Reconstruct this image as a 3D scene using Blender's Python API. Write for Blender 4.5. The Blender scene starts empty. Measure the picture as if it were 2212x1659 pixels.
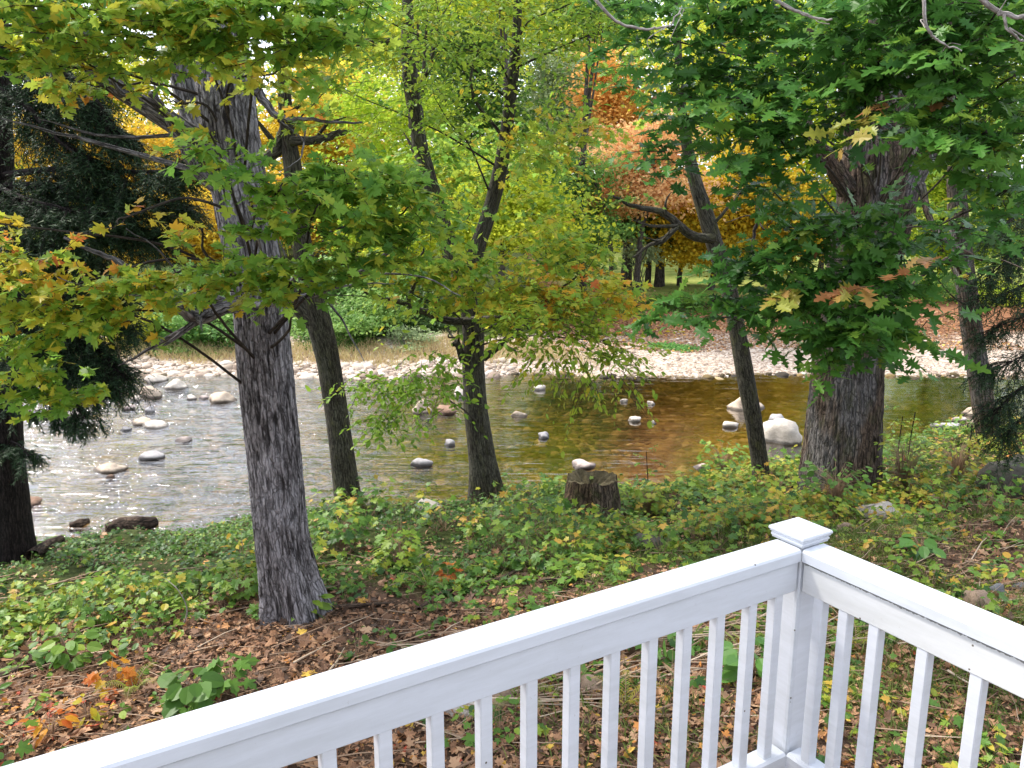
import bpy, bmesh, math, random
import numpy as np
from mathutils import Vector, noise as mnoise

R = np.random.default_rng(7)
random.seed(7)
scene = bpy.context.scene
COL = scene.collection
rad = math.radians

# ------------------------------------------------------------------ camera
CAMZ, PITCH, F = 4.0, rad(12.4), 1808.0          # F: focal length in units of a 2212 px wide picture
cd = bpy.data.cameras.new('camera'); cam = bpy.data.objects.new('camera', cd); COL.objects.link(cam)
cam.location = (0, 0, CAMZ); cam.rotation_euler = (math.pi/2 - PITCH, 0, 0)
cd.sensor_width = 36; cd.lens = 36*F/2212; cd.clip_end = 1500; cd.clip_start = .05
scene.camera = cam
CP, SP = math.cos(PITCH), math.sin(PITCH)
def ray(u, v):
    x, y = (u-1106)/F, (829.5-v)/F
    return np.array([x, CP + y*SP, -SP + y*CP])
def at(u, v, Y):
    d = ray(u, v); return np.array([0, 0, CAMZ]) + d*(Y/d[1])
def mpp(Y):                                        # metres per picture unit near distance Y
    return Y/F
def on_z(u, v, z):
    d = ray(u, v); return np.array([0, 0, CAMZ]) + d*((z-CAMZ)/d[2])

# ------------------------------------------------------------------ object helpers
def tag(o, label=None, cat=None, group=None, kind=None):
    if label: o['label'] = label
    if cat: o['category'] = cat
    if group: o['group'] = group
    if kind: o['kind'] = kind
    return o
def empty(name, loc, label=None, cat=None, group=None):
    o = bpy.data.objects.new(name, None); COL.objects.link(o); o.location = loc
    o.empty_display_size = .2
    return tag(o, label, cat, group)
def link(name, me, mat=None, parent=None, world=True):
    o = bpy.data.objects.new(name, me); COL.objects.link(o)
    if mat is not None:
        for m in (mat if isinstance(mat, (list, tuple)) else [mat]): me.materials.append(m)
    if parent is not None:
        o.parent = parent
        if world: o.matrix_parent_inverse = parent_matrix(parent).inverted()
    return o
def parent_matrix(p):
    from mathutils import Matrix, Euler
    m = Matrix.Translation(p.location) @ p.rotation_euler.to_matrix().to_4x4() @ Matrix.Diagonal((*p.scale, 1))
    return m if p.parent is None else parent_matrix(p.parent) @ p.matrix_parent_inverse @ m

class MB:
    """collects vertices and faces (any arity) with a per-vertex vector, a per-face number and a material slot"""
    def __init__(s): s.V=[]; s.F=[]; s.n=0; s.B=[]; s.FR=[]; s.FM=[]
    def add(s, V, F, bco=None, rnd=None, mi=0):
        V = np.asarray(V, float).reshape(-1, 3); F = np.asarray(F, int)
        s.V.append(V); s.F.append(F + s.n); s.n += len(V)
        s.B.append(np.zeros((len(V), 3)) if bco is None else np.asarray(bco, float))
        s.FR.append(np.full(len(F), .5) if rnd is None else np.asarray(rnd, float)); s.FM.append(np.full(len(F), mi, int))
    def mesh(s, name, smooth=False, bark=False):
        me = bpy.data.meshes.new(name)
        if not s.V: return me
        V = np.concatenate(s.V)
        me.vertices.add(len(V)); me.vertices.foreach_set('co', V.ravel())
        tot = np.concatenate([np.full(len(f), f.shape[1]) for f in s.F])
        loops = np.concatenate([f.ravel() for f in s.F])
        me.loops.add(len(loops)); me.loops.foreach_set('vertex_index', loops.astype(np.int32))
        me.polygons.add(len(tot)); me.polygons.foreach_set('loop_start', np.concatenate([[0], np.cumsum(tot)[:-1]]).astype(np.int32))
        me.polygons.foreach_set('material_index', np.concatenate(s.FM).astype(np.int32))
        me.polygons.foreach_set('use_smooth', np.full(len(tot), smooth))
        a = me.attributes.new('rnd', 'FLOAT', 'FACE'); a.data.foreach_set('value', np.concatenate(s.FR).astype(np.float32))
        if bark:
            a = me.attributes.new('bco', 'FLOAT_VECTOR', 'POINT'); a.data.foreach_set('vector', np.concatenate(s.B).astype(np.float32).ravel())
        me.update(calc_edges=True)
        return me

def unit(a): return a/np.maximum(np.linalg.norm(a, axis=-1, keepdims=True), 1e-9)

# ------------------------------------------------------------------ tubes
def smooth_path(P, Rr, k):
    P = np.asarray(P, float); Rr = np.asarray(Rr, float)
    n = len(P); e = np.vstack([2*P[0]-P[1], P, 2*P[-1]-P[-2]]); er = np.concatenate([[Rr[0]], Rr, [Rr[-1]]])
    out, ro = [], []
    for i in range(n-1):
        p0, p1, p2, p3 = e[i:i+4]
        t = np.linspace(0, 1, k, endpoint=False)[:, None]
        out.append(.5*((2*p1)+(-p0+p2)*t+(2*p0-5*p1+4*p2-p3)*t*t+(-p0+3*p1-3*p2+p3)*t**3))
        ro.append(Rr[i]+(Rr[i+1]-Rr[i])*np.linspace(0, 1, k, endpoint=False))
    return np.vstack(out+[P[-1:]]), np.concatenate(ro+[Rr[-1:]])
def tube(mb, P, Rr, k=6, seg=10, mi=0, rough=0., ridge=0., flare=0., fl_h=.6, cap=True, wob=.0, ridges=22):
    P, Rr = smooth_path(P, Rr, k)
    n = len(P)
    if wob: P = P + np.cumsum(R.normal(0, wob, (n, 3)), 0)*np.linspace(0, 1, n)[:, None]
    T = unit(np.gradient(P, axis=0))
    ref = np.array([0.13, 1.0, .07]) if abs(T[0][1]) < .9 else np.array([1.0, 0, .1])
    A = unit(np.cross(T, ref)); B = np.cross(T, A)
    L = np.concatenate([[0], np.cumsum(np.linalg.norm(np.diff(P, axis=0), axis=1))])
    th = np.linspace(0, 2*np.pi, seg, endpoint=False)
    rr = np.repeat(Rr[:, None], seg, 1)
    if flare:
        fl = np.exp(-L/fl_h)[:, None]
        ph = R.uniform(0, 6, 3)
        rr = rr*(1 + flare*fl*(.55 + .45*np.cos(5*th+ph[0])*1 + .3*np.cos(3*th+ph[1]))[None])
    if rough:
        ph = R.uniform(0, 6, 8)
        rr = rr*(1 + rough*(np.sin(2*th[None]+L[:, None]*2.3+ph[0])*.5 + np.sin(3*th[None]-L[:, None]*3.1+ph[1])*.5 + .35*np.sin(L[:, None]*7+ph[2]+th[None])))
    if ridge:
        w = .8*np.sin(L*1.7+1)+.5*np.sin(L*4.3)
        a = ridges*th[None]+.9*np.sin(3*th[None]+L[:, None]*1.1)+.8*np.sin(L[:, None]*5.3+5*th[None])+.5*np.sin(L[:, None]*13+11*th[None])+.4*w[:, None]
        b = (ridges*1.6//1)*th[None]-1.1*np.sin(L[:, None]*4.6+2*th[None])
        rid = np.abs(np.sin(a*.5))**.6 + .5*np.abs(np.sin(b*.5)) + .25*np.sin(L[:, None]*23+7*np.sin(9*th[None]))
        rr = rr + ridge*(rid-1.0)
    V = P[:, None]+A[:, None]*np.cos(th)[None, :, None]*rr[..., None]+B[:, None]*np.sin(th)[None, :, None]*rr[..., None]
    r0 = float(Rr[0])
    off = R.uniform(0, 50)
    bco = np.stack([np.broadcast_to(np.cos(th)*r0, (n, seg)), np.broadcast_to(np.sin(th)*r0, (n, seg)), np.broadcast_to(L[:, None]+off, (n, seg))], -1)
    i = np.arange(n-1)[:, None]*seg; j = np.arange(seg)[None]; j2 = (j+1) % seg
    Fq = np.stack([i+j, i+j2, i+seg+j2, i+seg+j], -1).reshape(-1, 4)
    mb.add(V.reshape(-1, 3), Fq, bco.reshape(-1, 3), mi=mi)
    if cap:
        c = P[-1]+T[-1]*Rr[-1]*.5
        base = mb.n
        mb.add(np.vstack([V[-1], c[None]]), np.stack([np.arange(seg), (np.arange(seg)+1) % seg, np.full(seg, seg)], -1), np.vstack([bco[-1], bco[-1][:1]]), mi=mi)
def thin_tubes(mb, S, M, E, r0, mi=0):
    """many three-sided twigs S-M-E at once"""
    n = len(S)
    if n == 0: return
    T = unit(E-S); A = unit(np.cross(T, np.array([.3, .2, 1.]))); B = np.cross(T, A)
    r0 = np.broadcast_to(np.asarray(r0, float), (n,))
    V = []
    for c, f in ((S, 1.), (M, .7), (E, .3)):
        for a in (0, 2.094, 4.189):
            V.append(c+(A*math.cos(a)+B*math.sin(a))*(r0*f)[:, None])
    V = np.stack(V, 1)
    q = []
    for s in (0, 3):
        for j in range(3):
            q.append([s+j, s+(j+1) % 3, s+3+(j+1) % 3, s+3+j])
    q = np.array(q)
    Fq = (np.arange(n)[:, None, None]*9+q[None]).reshape(-1, 4)
    mb.add(V.reshape(-1, 3), Fq, V.reshape(-1, 3)*np.array([1, 1, 1]), mi=mi)

# ------------------------------------------------------------------ leaves
def sym(half, centre, tipz=-.16, fold=.12):
    up = half; dn = [(x, -y) for x, y in reversed(half[1:-1])]
    pts = [centre]+up+dn
    V = np.array([(x, y, fold*abs(y)+tipz*x*x-.1*y*y) for x, y in pts])
    n = len(pts)-1
    return V, np.array([(0, 1+i, 1+(i+1) % n) for i in range(n)])
LEAF = {
 'maple': sym([(0, 0), (-.1, .14), (-.05, .42), (.13, .31), (.26, .45), (.47, .66), (.47, .41), (.43, .21), (.6, .31), (.72, .25), (.77, .11), (1, 0)], (.26, 0)),
 'oak': sym([(0, 0), (.14, .07), (.16, .25), (.3, .08), (.38, .38), (.52, .09), (.66, .32), (.74, .1), (.88, .12), (1, 0)], (.5, 0), -.1, .1),
 'beech': (np.array([(0, 0, 0), (.3, .24, .05), (.7, .2, .0), (1, 0, -.12), (.7, -.2, .0), (.3, -.24, .05), (.35, 0, 0), (.7, 0, -.04)]),
           np.array([(0, 6, 1), (6, 7, 2), (6, 2, 1), (7, 3, 2), (0, 5, 6), (6, 5, 4), (6, 4, 7), (7, 4, 3)])),
 'far': (np.array([(0, 0, 0), (.5, .38, .06), (1, 0, -.08), (.5, -.38, .06)]), np.array([(0, 1, 2), (0, 2, 3)])),
 'blade': (np.array([(0, .03, 0), (0, -.03, 0), (.5, .028, .1), (.5, -.028, .1), (1, 0, -.12)]), np.array([(0, 1, 3), (0, 3, 2), (2, 3, 4)])),
 'round': (np.array([(0, 0, 0), (.15, .3, .03), (.5, .42, .02), (.85, .25, -.02), (1, 0, -.08), (.85, -.25, -.02), (.5, -.42, .02), (.15, -.3, .03), (.45, 0, -.03)]),
           np.array([(8, i, i+1) for i in range(7)]+[(8, 7, 0)])),
 'needle': (np.array([(0, .035, 0), (0, -.035, 0), (1, 0, -.05)]), np.array([(0, 1, 2)])),
}
def leaves(mb, kind, P, A, N, size, rnd, mi=0, curl=None):
    V0, F0 = LEAF[kind]
    n = len(P)
    if n == 0: return
    A = unit(A); B = unit(np.cross(N, A)); N = np.cross(A, B)
    s = np.broadcast_to(np.asarray(size, float), (n,))[:, None, None]
    cz = np.ones(n) if curl is None else curl
    wid = R.uniform(.8, 1.15, n)
    V = P[:, None]+s*(V0[None, :, :1]*A[:, None]+V0[None, :, 1:2]*wid[:, None, None]*B[:, None]+V0[None, :, 2:]*cz[:, None, None]*N[:, None])
    Fa = (np.arange(n)[:, None, None]*len(V0)+F0[None]).reshape(-1, 3)
    mb.add(V.reshape(-1, 3), Fa, rnd=np.repeat(rnd, len(F0)), mi=mi)
def in_ball(n):
    v = unit(R.normal(size=(n, 3))); return v*(R.uniform(0, 1, (n, 1))**(1/3))
def spray(lb, tb, c, r, n, kind, size, bias, spread=.16, per=8, out=None, droop=.22, tl=.6, tilt=.62, twig=.004, flat=.25):
    """a leafy bough: n leaves on short twigs that fill the ellipsoid (centre c, radii r)"""
    m = max(2, n//per)
    S = c+in_ball(m)*r
    az = R.uniform(0, 2*np.pi, m)
    D = np.stack([np.cos(az), np.sin(az), R.normal(-droop*.6, flat, m)], -1)
    if out is not None: D = D+np.asarray(out)*.8
    D = unit(D); ln = tl*R.uniform(.6, 1.3, m)
    E = S+D*ln[:, None]; E[:, 2] -= droop*ln*R.uniform(.3, 1.2, m)
    M = (S+E)/2; M[:, 2] += .06*ln
    thin_tubes(tb, S, M, E, twig*R.uniform(.7, 1.3, m), mi=0)
    t = (np.arange(per)+.6)/per
    t = np.clip(t[None]+R.normal(0, .05, (m, per)), .05, 1)[..., None]
    P = ((1-t)**2*S[:, None]+2*t*(1-t)*(2*M-.5*(S+E))[:, None]+t*t*E[:, None]).reshape(-1, 3)
    side = np.tile(np.where(np.arange(per) % 2 == 0, 1., -1.), m)[:, None]
    Dr = np.repeat(D, per, 0)
    perp = unit(np.cross(Dr, np.array([0, 0, 1.])))
    A = unit(Dr*R.uniform(.3, 1, (m*per, 1))+perp*side*R.uniform(.5, 1, (m*per, 1))+R.normal(0, .25, (m*per, 3))+np.array([0, 0, -droop]))
    N = unit(np.array([0, 0, 1.])+R.normal(0, tilt, (m*per, 3)))
    b = np.repeat(bias+R.normal(0, spread*.6, m), per)+R.normal(0, spread, m*per)
    leaves(lb, kind, P, A, N, size*R.uniform(.5, 1.35, m*per), np.clip(b, 0, 1), curl=R.uniform(.3, 2.2, m*per))

# ------------------------------------------------------------------ materials
def newmat(name):
    m = bpy.data.materials.new(name); m.use_nodes = True
    nt = m.node_tree; nt.nodes.clear()
    o = nt.nodes.new('ShaderNodeOutputMaterial')
    return m, nt, o
def nd(nt, t, **kw):
    n = nt.nodes.new(t)
    for k, v in kw.items():
        if k.startswith('i_'): n.inputs[k[2:].replace('_', ' ')].default_value = v
        elif k.startswith('n_'): n.inputs[int(k[2:])].default_value = v
        else: setattr(n, k, v)
    return n
def ramp(nt, stops, fac=None, interp='LINEAR'):
    n = nt.nodes.new('ShaderNodeValToRGB'); cr = n.color_ramp; cr.interpolation = interp
    while len(cr.elements) < len(stops): cr.elements.new(.5)
    for e, (p, c) in zip(cr.elements, stops):
        e.position = p; e.color = (*c, 1) if len(c) == 3 else c
    if fac is not None: nt.links.new(fac, n.inputs[0])
    return n
def mix(nt, a, b, fac, mode='MIX'):
    n = nt.nodes.new('ShaderNodeMix'); n.data_type = 'RGBA'; n.blend_type = mode
    for sock, val in ((n.inputs[0], fac), (n.inputs[6], a), (n.inputs[7], b)):
        if isinstance(val, bpy.types.NodeSocket): nt.links.new(val, sock)
        elif isinstance(val, (int, float)): sock.default_value = val
        else: sock.default_value = (*val, 1)
    return n.outputs[2]
def math_n(nt, op, a, b=0.):
    n = nt.nodes.new('ShaderNodeMath'); n.operation = op; n.use_clamp = False
    for s, v in ((n.inputs[0], a), (n.inputs[1], b)):
        if isinstance(v, bpy.types.NodeSocket): nt.links.new(v, s)
        else: s.default_value = v
    return n.outputs[0]
def noise_n(nt, vec, scale, detail=4, rough=.6, sc=None, dist=0.):
    if sc is not None:
        mp = nt.nodes.new('ShaderNodeMapping'); mp.inputs['Scale'].default_value = sc; nt.links.new(vec, mp.inputs[0]); vec = mp.outputs[0]
    n = nt.nodes.new('ShaderNodeTexNoise'); n.inputs['Scale'].default_value = scale; n.inputs['Detail'].default_value = detail
    n.inputs['Roughness'].default_value = rough; n.inputs['Distortion'].default_value = dist
    if vec is not None: nt.links.new(vec, n.inputs['Vector'])
    return n.outputs[0]
def bump_n(nt, h, strength, dist):
    b = nt.nodes.new('ShaderNodeBump'); b.inputs['Strength'].default_value = strength; b.inputs['Distance'].default_value = dist
    nt.links.new(h, b.inputs['Height']); return b.outputs[0]
def obj_co(nt): return nt.nodes.new('ShaderNodeTexCoord').outputs['Object']
def geo_pos(nt): return nt.nodes.new('ShaderNodeNewGeometry').outputs['Position']

def leaf_mat(name, stops, transl=.45, gloss=.25, rough=.45, hue=.0):
    m, nt, o = newmat(name)
    at_ = nd(nt, 'ShaderNodeAttribute', attribute_name='rnd')
    c = ramp(nt, stops, at_.outputs['Fac']).outputs[0]
    if hue:
        oi = nt.nodes.new('ShaderNodeObjectInfo')
        hs = nt.nodes.new('ShaderNodeHueSaturation')
        h = math_n(nt, 'ADD', math_n(nt, 'MULTIPLY', oi.outputs['Random'], hue), .5-hue/2)
        nt.links.new(h, hs.inputs['Hue']); nt.links.new(c, hs.inputs['Color']); c = hs.outputs[0]
    p = nd(nt, 'ShaderNodeBsdfPrincipled'); nt.links.new(c, p.inputs['Base Color'])
    p.inputs['Roughness'].default_value = rough; p.inputs['Specular IOR Level'].default_value = gloss
    t = nd(nt, 'ShaderNodeBsdfTranslucent')
    tc = mix(nt, c, (1.0, .95, .35), .0)
    g = nt.nodes.new('ShaderNodeGamma'); g.inputs[1].default_value = .85; nt.links.new(c, g.inputs[0]); nt.links.new(g.outputs[0], t.inputs[0])
    ms = nd(nt, 'ShaderNodeMixShader', n_0=transl)
    nt.links.new(p.outputs[0], ms.inputs[1]); nt.links.new(t.outputs[0], ms.inputs[2]); nt.links.new(ms.outputs[0], o.inputs[0])
    return m
def bark_mat(name, dark, light, patch, moss=None, scale=1., bumpd=.02, patch_amt=.5):
    m, nt, o = newmat(name)
    v = nd(nt, 'ShaderNodeAttribute', attribute_name='bco').outputs['Vector']
    ridge = noise_n(nt, v, 34*scale, 5, .66, (1, 1, .16), .9)
    fine = noise_n(nt, v, 80*scale, 5, .75, (1, 1, .4))
    big = noise_n(nt, v, 2.6*scale, 4, .6, (1, 1, .5))
    big2 = noise_n(nt, v, 6*scale, 5, .65, (1, 1, .6))
    mp = nt.nodes.new('ShaderNodeMapping'); mp.inputs['Scale'].default_value = (1, 1, .2); nt.links.new(v, mp.inputs[0])
    va = nt.nodes.new('ShaderNodeVectorMath'); va.operation = 'ADD'; nt.links.new(mp.outputs[0], va.inputs[0])
    wn = nt.nodes.new('ShaderNodeTexNoise'); wn.inputs['Scale'].default_value = 14*scale; nt.links.new(v, wn.inputs['Vector'])
    vsn = nt.nodes.new('ShaderNodeVectorMath'); vsn.operation = 'SCALE'; vsn.inputs['Scale'].default_value = .05/scale; nt.links.new(wn.outputs['Color'], vsn.inputs[0]); nt.links.new(vsn.outputs[0], va.inputs[1])
    ve = nt.nodes.new('ShaderNodeTexVoronoi'); ve.feature = 'DISTANCE_TO_EDGE'; ve.inputs['Scale'].default_value = 27*scale; nt.links.new(va.outputs[0], ve.inputs['Vector'])
    crack = ramp(nt, [(.0, (0, 0, 0)), (.16, (1, 1, 1))], ve.outputs['Distance']).outputs[0]
    h = math_n(nt, 'ADD', math_n(nt, 'ADD', ridge, math_n(nt, 'MULTIPLY', crack, .35)), math_n(nt, 'MULTIPLY', fine, .25))
    c = ramp(nt, [(.40, dark), (.49, tuple((a+b)/2 for a, b in zip(dark, light))), (.6, light)], ridge).outputs[0]
    pf = ramp(nt, [(.45, (0, 0, 0)), (.6, (1, 1, 1))], big).outputs[0]
    pm = math_n(nt, 'MULTIPLY', pf, patch_amt)
    pc = ramp(nt, [(.36, tuple(x*.3 for x in patch)), (.6, patch)], ridge).outputs[0]
    c = mix(nt, c, pc, pm)
    if moss:
        mf = ramp(nt, [(.52, (0, 0, 0)), (.68, (1, 1, 1))], big2).outputs[0]
        c = mix(nt, c, moss, math_n(nt, 'MULTIPLY', mf, .7))
    c = mix(nt, c, ramp(nt, [(.3, (.55, .55, .55)), (.7, (1.3, 1.3, 1.3))], fine).outputs[0], .8, 'MULTIPLY')
    c = mix(nt, tuple(x*.6 for x in dark), c, math_n(nt, 'ADD', math_n(nt, 'MULTIPLY', crack, .65), .35))
    p = nd(nt, 'ShaderNodeBsdfPrincipled'); p.inputs['Roughness'].default_value = .9; p.inputs['Specular IOR Level'].default_value = .15
    nt.links.new(c, p.inputs['Base Color']); nt.links.new(bump_n(nt, h, 1., bumpd), p.inputs['Normal'])
    nt.links.new(p.outputs[0], o.inputs[0])
    return m
def simple_mat(name, col, rough=.6, var=.2, nscale=8, bump=.0, spec=.3):
    m, nt, o = newmat(name)
    n = noise_n(nt, obj_co(nt), nscale, 5, .65)
    c = ramp(nt, [(.3, tuple(x*(1-var) for x in col)), (.7, tuple(min(1, x*(1+var)) for x in col))], n).outputs[0]
    p = nd(nt, 'ShaderNodeBsdfPrincipled'); p.inputs['Roughness'].default_value = rough; p.inputs['Specular IOR Level'].default_value = spec
    nt.links.new(c, p.inputs['Base Color'])
    if bump: nt.links.new(bump_n(nt, n, .6, bump), p.inputs['Normal'])
    nt.links.new(p.outputs[0], o.inputs[0])
    return m

MAPLE = leaf_mat('maple_leaf', [(0, (.085, .22, .03)), (.35, (.20, .36, .04)), (.58, (.38, .44, .04)), (.76, (.55, .42, .035)), (.9, (.68, .34, .03)), (1, (.55, .15, .035))], transl=.58)
OAKL = leaf_mat('oak_leaf', [(0, (.03, .105, .02)), (.55, (.085, .225, .032)), (.85, (.2, .34, .04)), (.95, (.3, .3, .04)), (1, (.35, .15, .06))], transl=.4, gloss=.3, rough=.42)
BEECHL = leaf_mat('beech_leaf', [(0, (.09, .20, .02)), (.45, (.22, .36, .03)), (.8, (.32, .38, .03)), (1, (.6, .42, .03))], transl=.5)
NEEDLE = leaf_mat('hemlock_needle', [(0, (.012, .03, .012)), (.7, (.026, .06, .022)), (1, (.07, .11, .035))], transl=.1, gloss=.2, rough=.6)
FAR = {
 'yellow': leaf_mat('yellow_foliage', [(0, (.30, .26, .02)), (.5, (.62, .47, .03)), (1, (.75, .5, .04))], transl=.5, gloss=.1, hue=.03),
 'orange': leaf_mat('orange_foliage', [(0, (.62, .32, .08)), (.5, (.82, .48, .13)), (1, (.86, .6, .14))], transl=.5, gloss=.1, hue=.03),
 'gold': leaf_mat('golden_foliage', [(0, (.42, .25, .03)), (.5, (.70, .45, .04)), (1, (.82, .62, .06))], transl=.5, gloss=.1, hue=.03),
 'salmon': leaf_mat('salmon_foliage', [(0, (.66, .33, .17)), (.5, (.84, .48, .24)), (1, (.86, .62, .26))], transl=.5, gloss=.1, hue=.03),
 'lime': leaf_mat('lime_foliage', [(0, (.26, .35, .02)), (.5, (.48, .55, .04)), (1, (.66, .62, .045))], transl=.5, gloss=.1, hue=.05),
 'green': leaf_mat('green_foliage', [(0, (.03, .08, .02)), (.5, (.09, .19, .03)), (1, (.2, .3, .04))], transl=.45, gloss=.15, hue=.05),
 'fresh': leaf_mat('fresh_green_foliage', [(0, (.06, .16, .035)), (.5, (.16, .34, .07)), (1, (.3, .45, .1))], transl=.45, gloss=.2, hue=.04),
 'pale': leaf_mat('pale_green_foliage', [(0, (.16, .22, .1)), (.5, (.28, .36, .17)), (1, (.4, .46, .24))], transl=.4, gloss=.1),
 'dark': leaf_mat('dark_green_foliage', [(0, (.03, .07, .02)), (.6, (.07, .13, .03)), (1, (.16, .2, .04))], transl=.4, gloss=.2, hue=.04),
}
GCOVER = leaf_mat('ground_cover_leaf', [(0, (.03, .085, .016)), (.45, (.105, .22, .03)), (.7, (.24, .34, .035)), (.9, (.42, .38, .04)), (1, (.5, .3, .05))], transl=.35, gloss=.3)
LITTER = leaf_mat('fallen_leaf', [(0, (.075, .045, .03)), (.25, (.20, .105, .06)), (.48, (.36, .19, .10)), (.7, (.50, .32, .19)), (.82, (.55, .22, .05)), (.92, (.6, .42, .07)), (1, (.42, .08, .04))], transl=.15, gloss=.25, rough=.6)
HOSTA = leaf_mat('hosta_leaf', [(0, (.04, .13, .025)), (1, (.13, .27, .05))], transl=.3, gloss=.4, rough=.35)
STALK = leaf_mat('dry_stalk', [(0, (.14, .08, .05)), (.5, (.30, .20, .13)), (1, (.48, .38, .28))], transl=.0, gloss=.2, rough=.7)
GRASS_DRY = leaf_mat('dry_grass_blade', [(0, (.32, .22, .1)), (.6, (.52, .40, .2)), (1, (.5, .5, .2))], transl=.3, gloss=.1)
GRASS = leaf_mat('grass_blade', [(0, (.06, .10, .02)), (.6, (.15, .2, .04)), (1, (.4, .34, .14))], transl=.3, gloss=.2)
BARK_GREY = bark_mat('grey_maple_bark', (.035, .03, .03), (.35, .325, .335), (.5, .48, .51), None, .8, .03, .75)
BARK_MOSS = bark_mat('mossy_grey_bark', (.02, .018, .014), (.125, .112, .086), (.20, .20, .155), (.11, .11, .045), 1.1, .02, .4)
BARK_OAK = bark_mat('oak_bark', (.025, .019, .015), (.185, .132, .10), (.27, .27, .28), (.08, .085, .035), .7, .035, .6)
BARK_DARK = bark_mat('dark_conifer_bark', (.008, .006, .006), (.04, .03, .028), (.05, .045, .04), None, 1., .02, .3)
BARK_FAR = bark_mat('woodland_bark', (.03, .025, .02), (.12, .10, .085), (.2, .19, .17), None, .7, .02, .4)
TWIG = bark_mat('twig_bark', (.02, .016, .013), (.07, .055, .045), (.1, .09, .08), None, 1, .003, .3)
DEADWOOD = bark_mat('bleached_dead_wood', (.2, .17, .15), (.42, .38, .35), (.5, .47, .44), None, 1, .003, .5)
# ------------------------------------------------------------------ terrain
WZ = -1.4
def yb(x): return np.interp(x, [-40, -7.2, -2.5, 1, 5.3, 10.5, 30, 60], [7, 12.4, 14.1, 14.7, 15.9, 17.9, 22, 24]) + .18*np.sin(x*1.7)+.12*np.sin(x*4.1+1)
def yf(x): return 25.9 + .25*np.sin(x*.6+2)+.15*np.sin(x*1.9) + np.clip(np.abs(x)-14, 0, 50)*.05
def gz(x, y):
    x = np.asarray(x, float); y = np.asarray(y, float)
    s = yb(x)-y; t = y-yf(x)
    zn = np.interp(s, [-2.5, -.3, 0, .7, 2.2, 6, 9], [-1.78, -1.56, -1.43, -1.08, -.8, -.16, 0])
    zn = zn + .55*np.exp(-((x-9.2)/2.2)**2-((y-14.6)/1.8)**2) + .035*np.sin(x*1.9+.7*y)+.03*np.sin(y*2.7-x*1.1)
    zb = -1.72+.05*np.sin(x*1.3+y)+.04*np.sin(x*2.9-y*2.1) + .16*np.exp(-((x+8)/4)**2)
    zf = np.interp(t, [-3, -.6, 0, 1.5, 4, 8, 14, 40, 120, 400], [-1.74, -1.52, -1.38, -1.16, -.98, -.62, -.42, -.35, 0, 10])
    zf = zf + np.where(x < 1, np.clip(t-1.5, 0, 2)*.12, 0) + .05*np.sin(x*1.1+y*.8)*np.clip(t, 0, 1)
    m = .5*(yb(x)+yf(x))
    z = np.where(y < m, np.where(s > -2.5, zn, zb), np.where(t > -3, zf, zb))
    return z
def on_ground(u, v):
    d = ray(u, v); Y = np.concatenate([np.linspace(1, 40, 1600), np.linspace(40, 300, 1200)])
    P = np.array([0, 0, CAMZ])[None]+d[None]*(Y/d[1])[:, None]
    b = np.nonzero(P[:, 2] <= gz(P[:, 0], P[:, 1]))[0]
    k = b[0] if len(b) else -1
    return P[k]

xs = np.concatenate([-np.geomspace(16, 320, 34)[::-1], np.linspace(-15.7, 15.7, 200), np.geomspace(16, 320, 34)])
ys = np.concatenate([np.linspace(-30, -1, 12), np.linspace(0, 44, 300), np.geomspace(45, 480, 40)])
X, Y = np.meshgrid(xs, ys); Z = gz(X, Y)
Z = Z + R.normal(0, .012, Z.shape)
nx, ny = len(xs), len(ys)
mb = MB(); i = np.arange(ny-1)[:, None]*nx+np.arange(nx-1)[None]
mb.add(np.stack([X, Y, Z], -1).reshape(-1, 3), np.stack([i, i+1, i+nx+1, i+nx], -1).reshape(-1, 4))
gm = mb.mesh('ground', True)
s_ = yb(X)-Y; t_ = Y-yf(X)
sm = lambda a, lo, hi: np.clip((a-lo)/(hi-lo), 0, 1)
bed = sm(-s_, -.15, .25)*sm(-t_, -.3, .3)
grav = sm(t_, -.4, .1)*(1-sm(t_, np.where(X > 1, 3.2, 3.0), np.where(X > 1, 6.5, 4.5)))
meadow = np.maximum(sm(t_, 11, 16)*sm(X, 1, 4), (1-sm(X, 0, 3))*sm(t_, 1.2, 1.8)*(1-sm(t_, 3, 4)))
cov = np.maximum(sm(s_, -.2, .2)*(1-sm(s_, 4.6, 6.4)), (1-sm(X, 0, 3))*sm(t_, 2.8, 3.6))
colr = np.stack([bed, grav, meadow, cov], -1).reshape(-1, 4)
a = gm.attributes.new('zone', 'FLOAT_COLOR', 'POINT'); a.data.foreach_set('color', colr.astype(np.float32).ravel())

m, nt, o = newmat('ground_surface')
pos = geo_pos(nt)
zt = nd(nt, 'ShaderNodeAttribute', attribute_name='zone')
sep = nt.nodes.new('ShaderNodeSeparateColor'); nt.links.new(zt.outputs['Color'], sep.inputs[0])
n1 = noise_n(nt, pos, 9, 6, .7); n2 = noise_n(nt, pos, 45, 4, .7); n3 = noise_n(nt, pos, .9, 4, .6)
soil = ramp(nt, [(.34, (.03, .019, .013)), (.5, (.09, .055, .036)), (.62, (.2, .135, .09))], mix(nt, n1, n2, .5)).outputs[0]
covc = ramp(nt, [(.35, (.025, .035, .012)), (.65, (.07, .09, .025))], n1).outputs[0]
vo = nd(nt, 'ShaderNodeTexVoronoi', i_Scale=9.); nt.links.new(pos, vo.inputs['Vector'])
vs = nt.nodes.new('ShaderNodeSeparateColor'); nt.links.new(vo.outputs['Color'], vs.inputs[0])
bedc = ramp(nt, [(0, (.05, .038, .016)), (.35, (.12, .088, .032)), (.65, (.22, .165, .06)), (1, (.38, .3, .15))], vs.outputs[0]).outputs[0]
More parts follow.
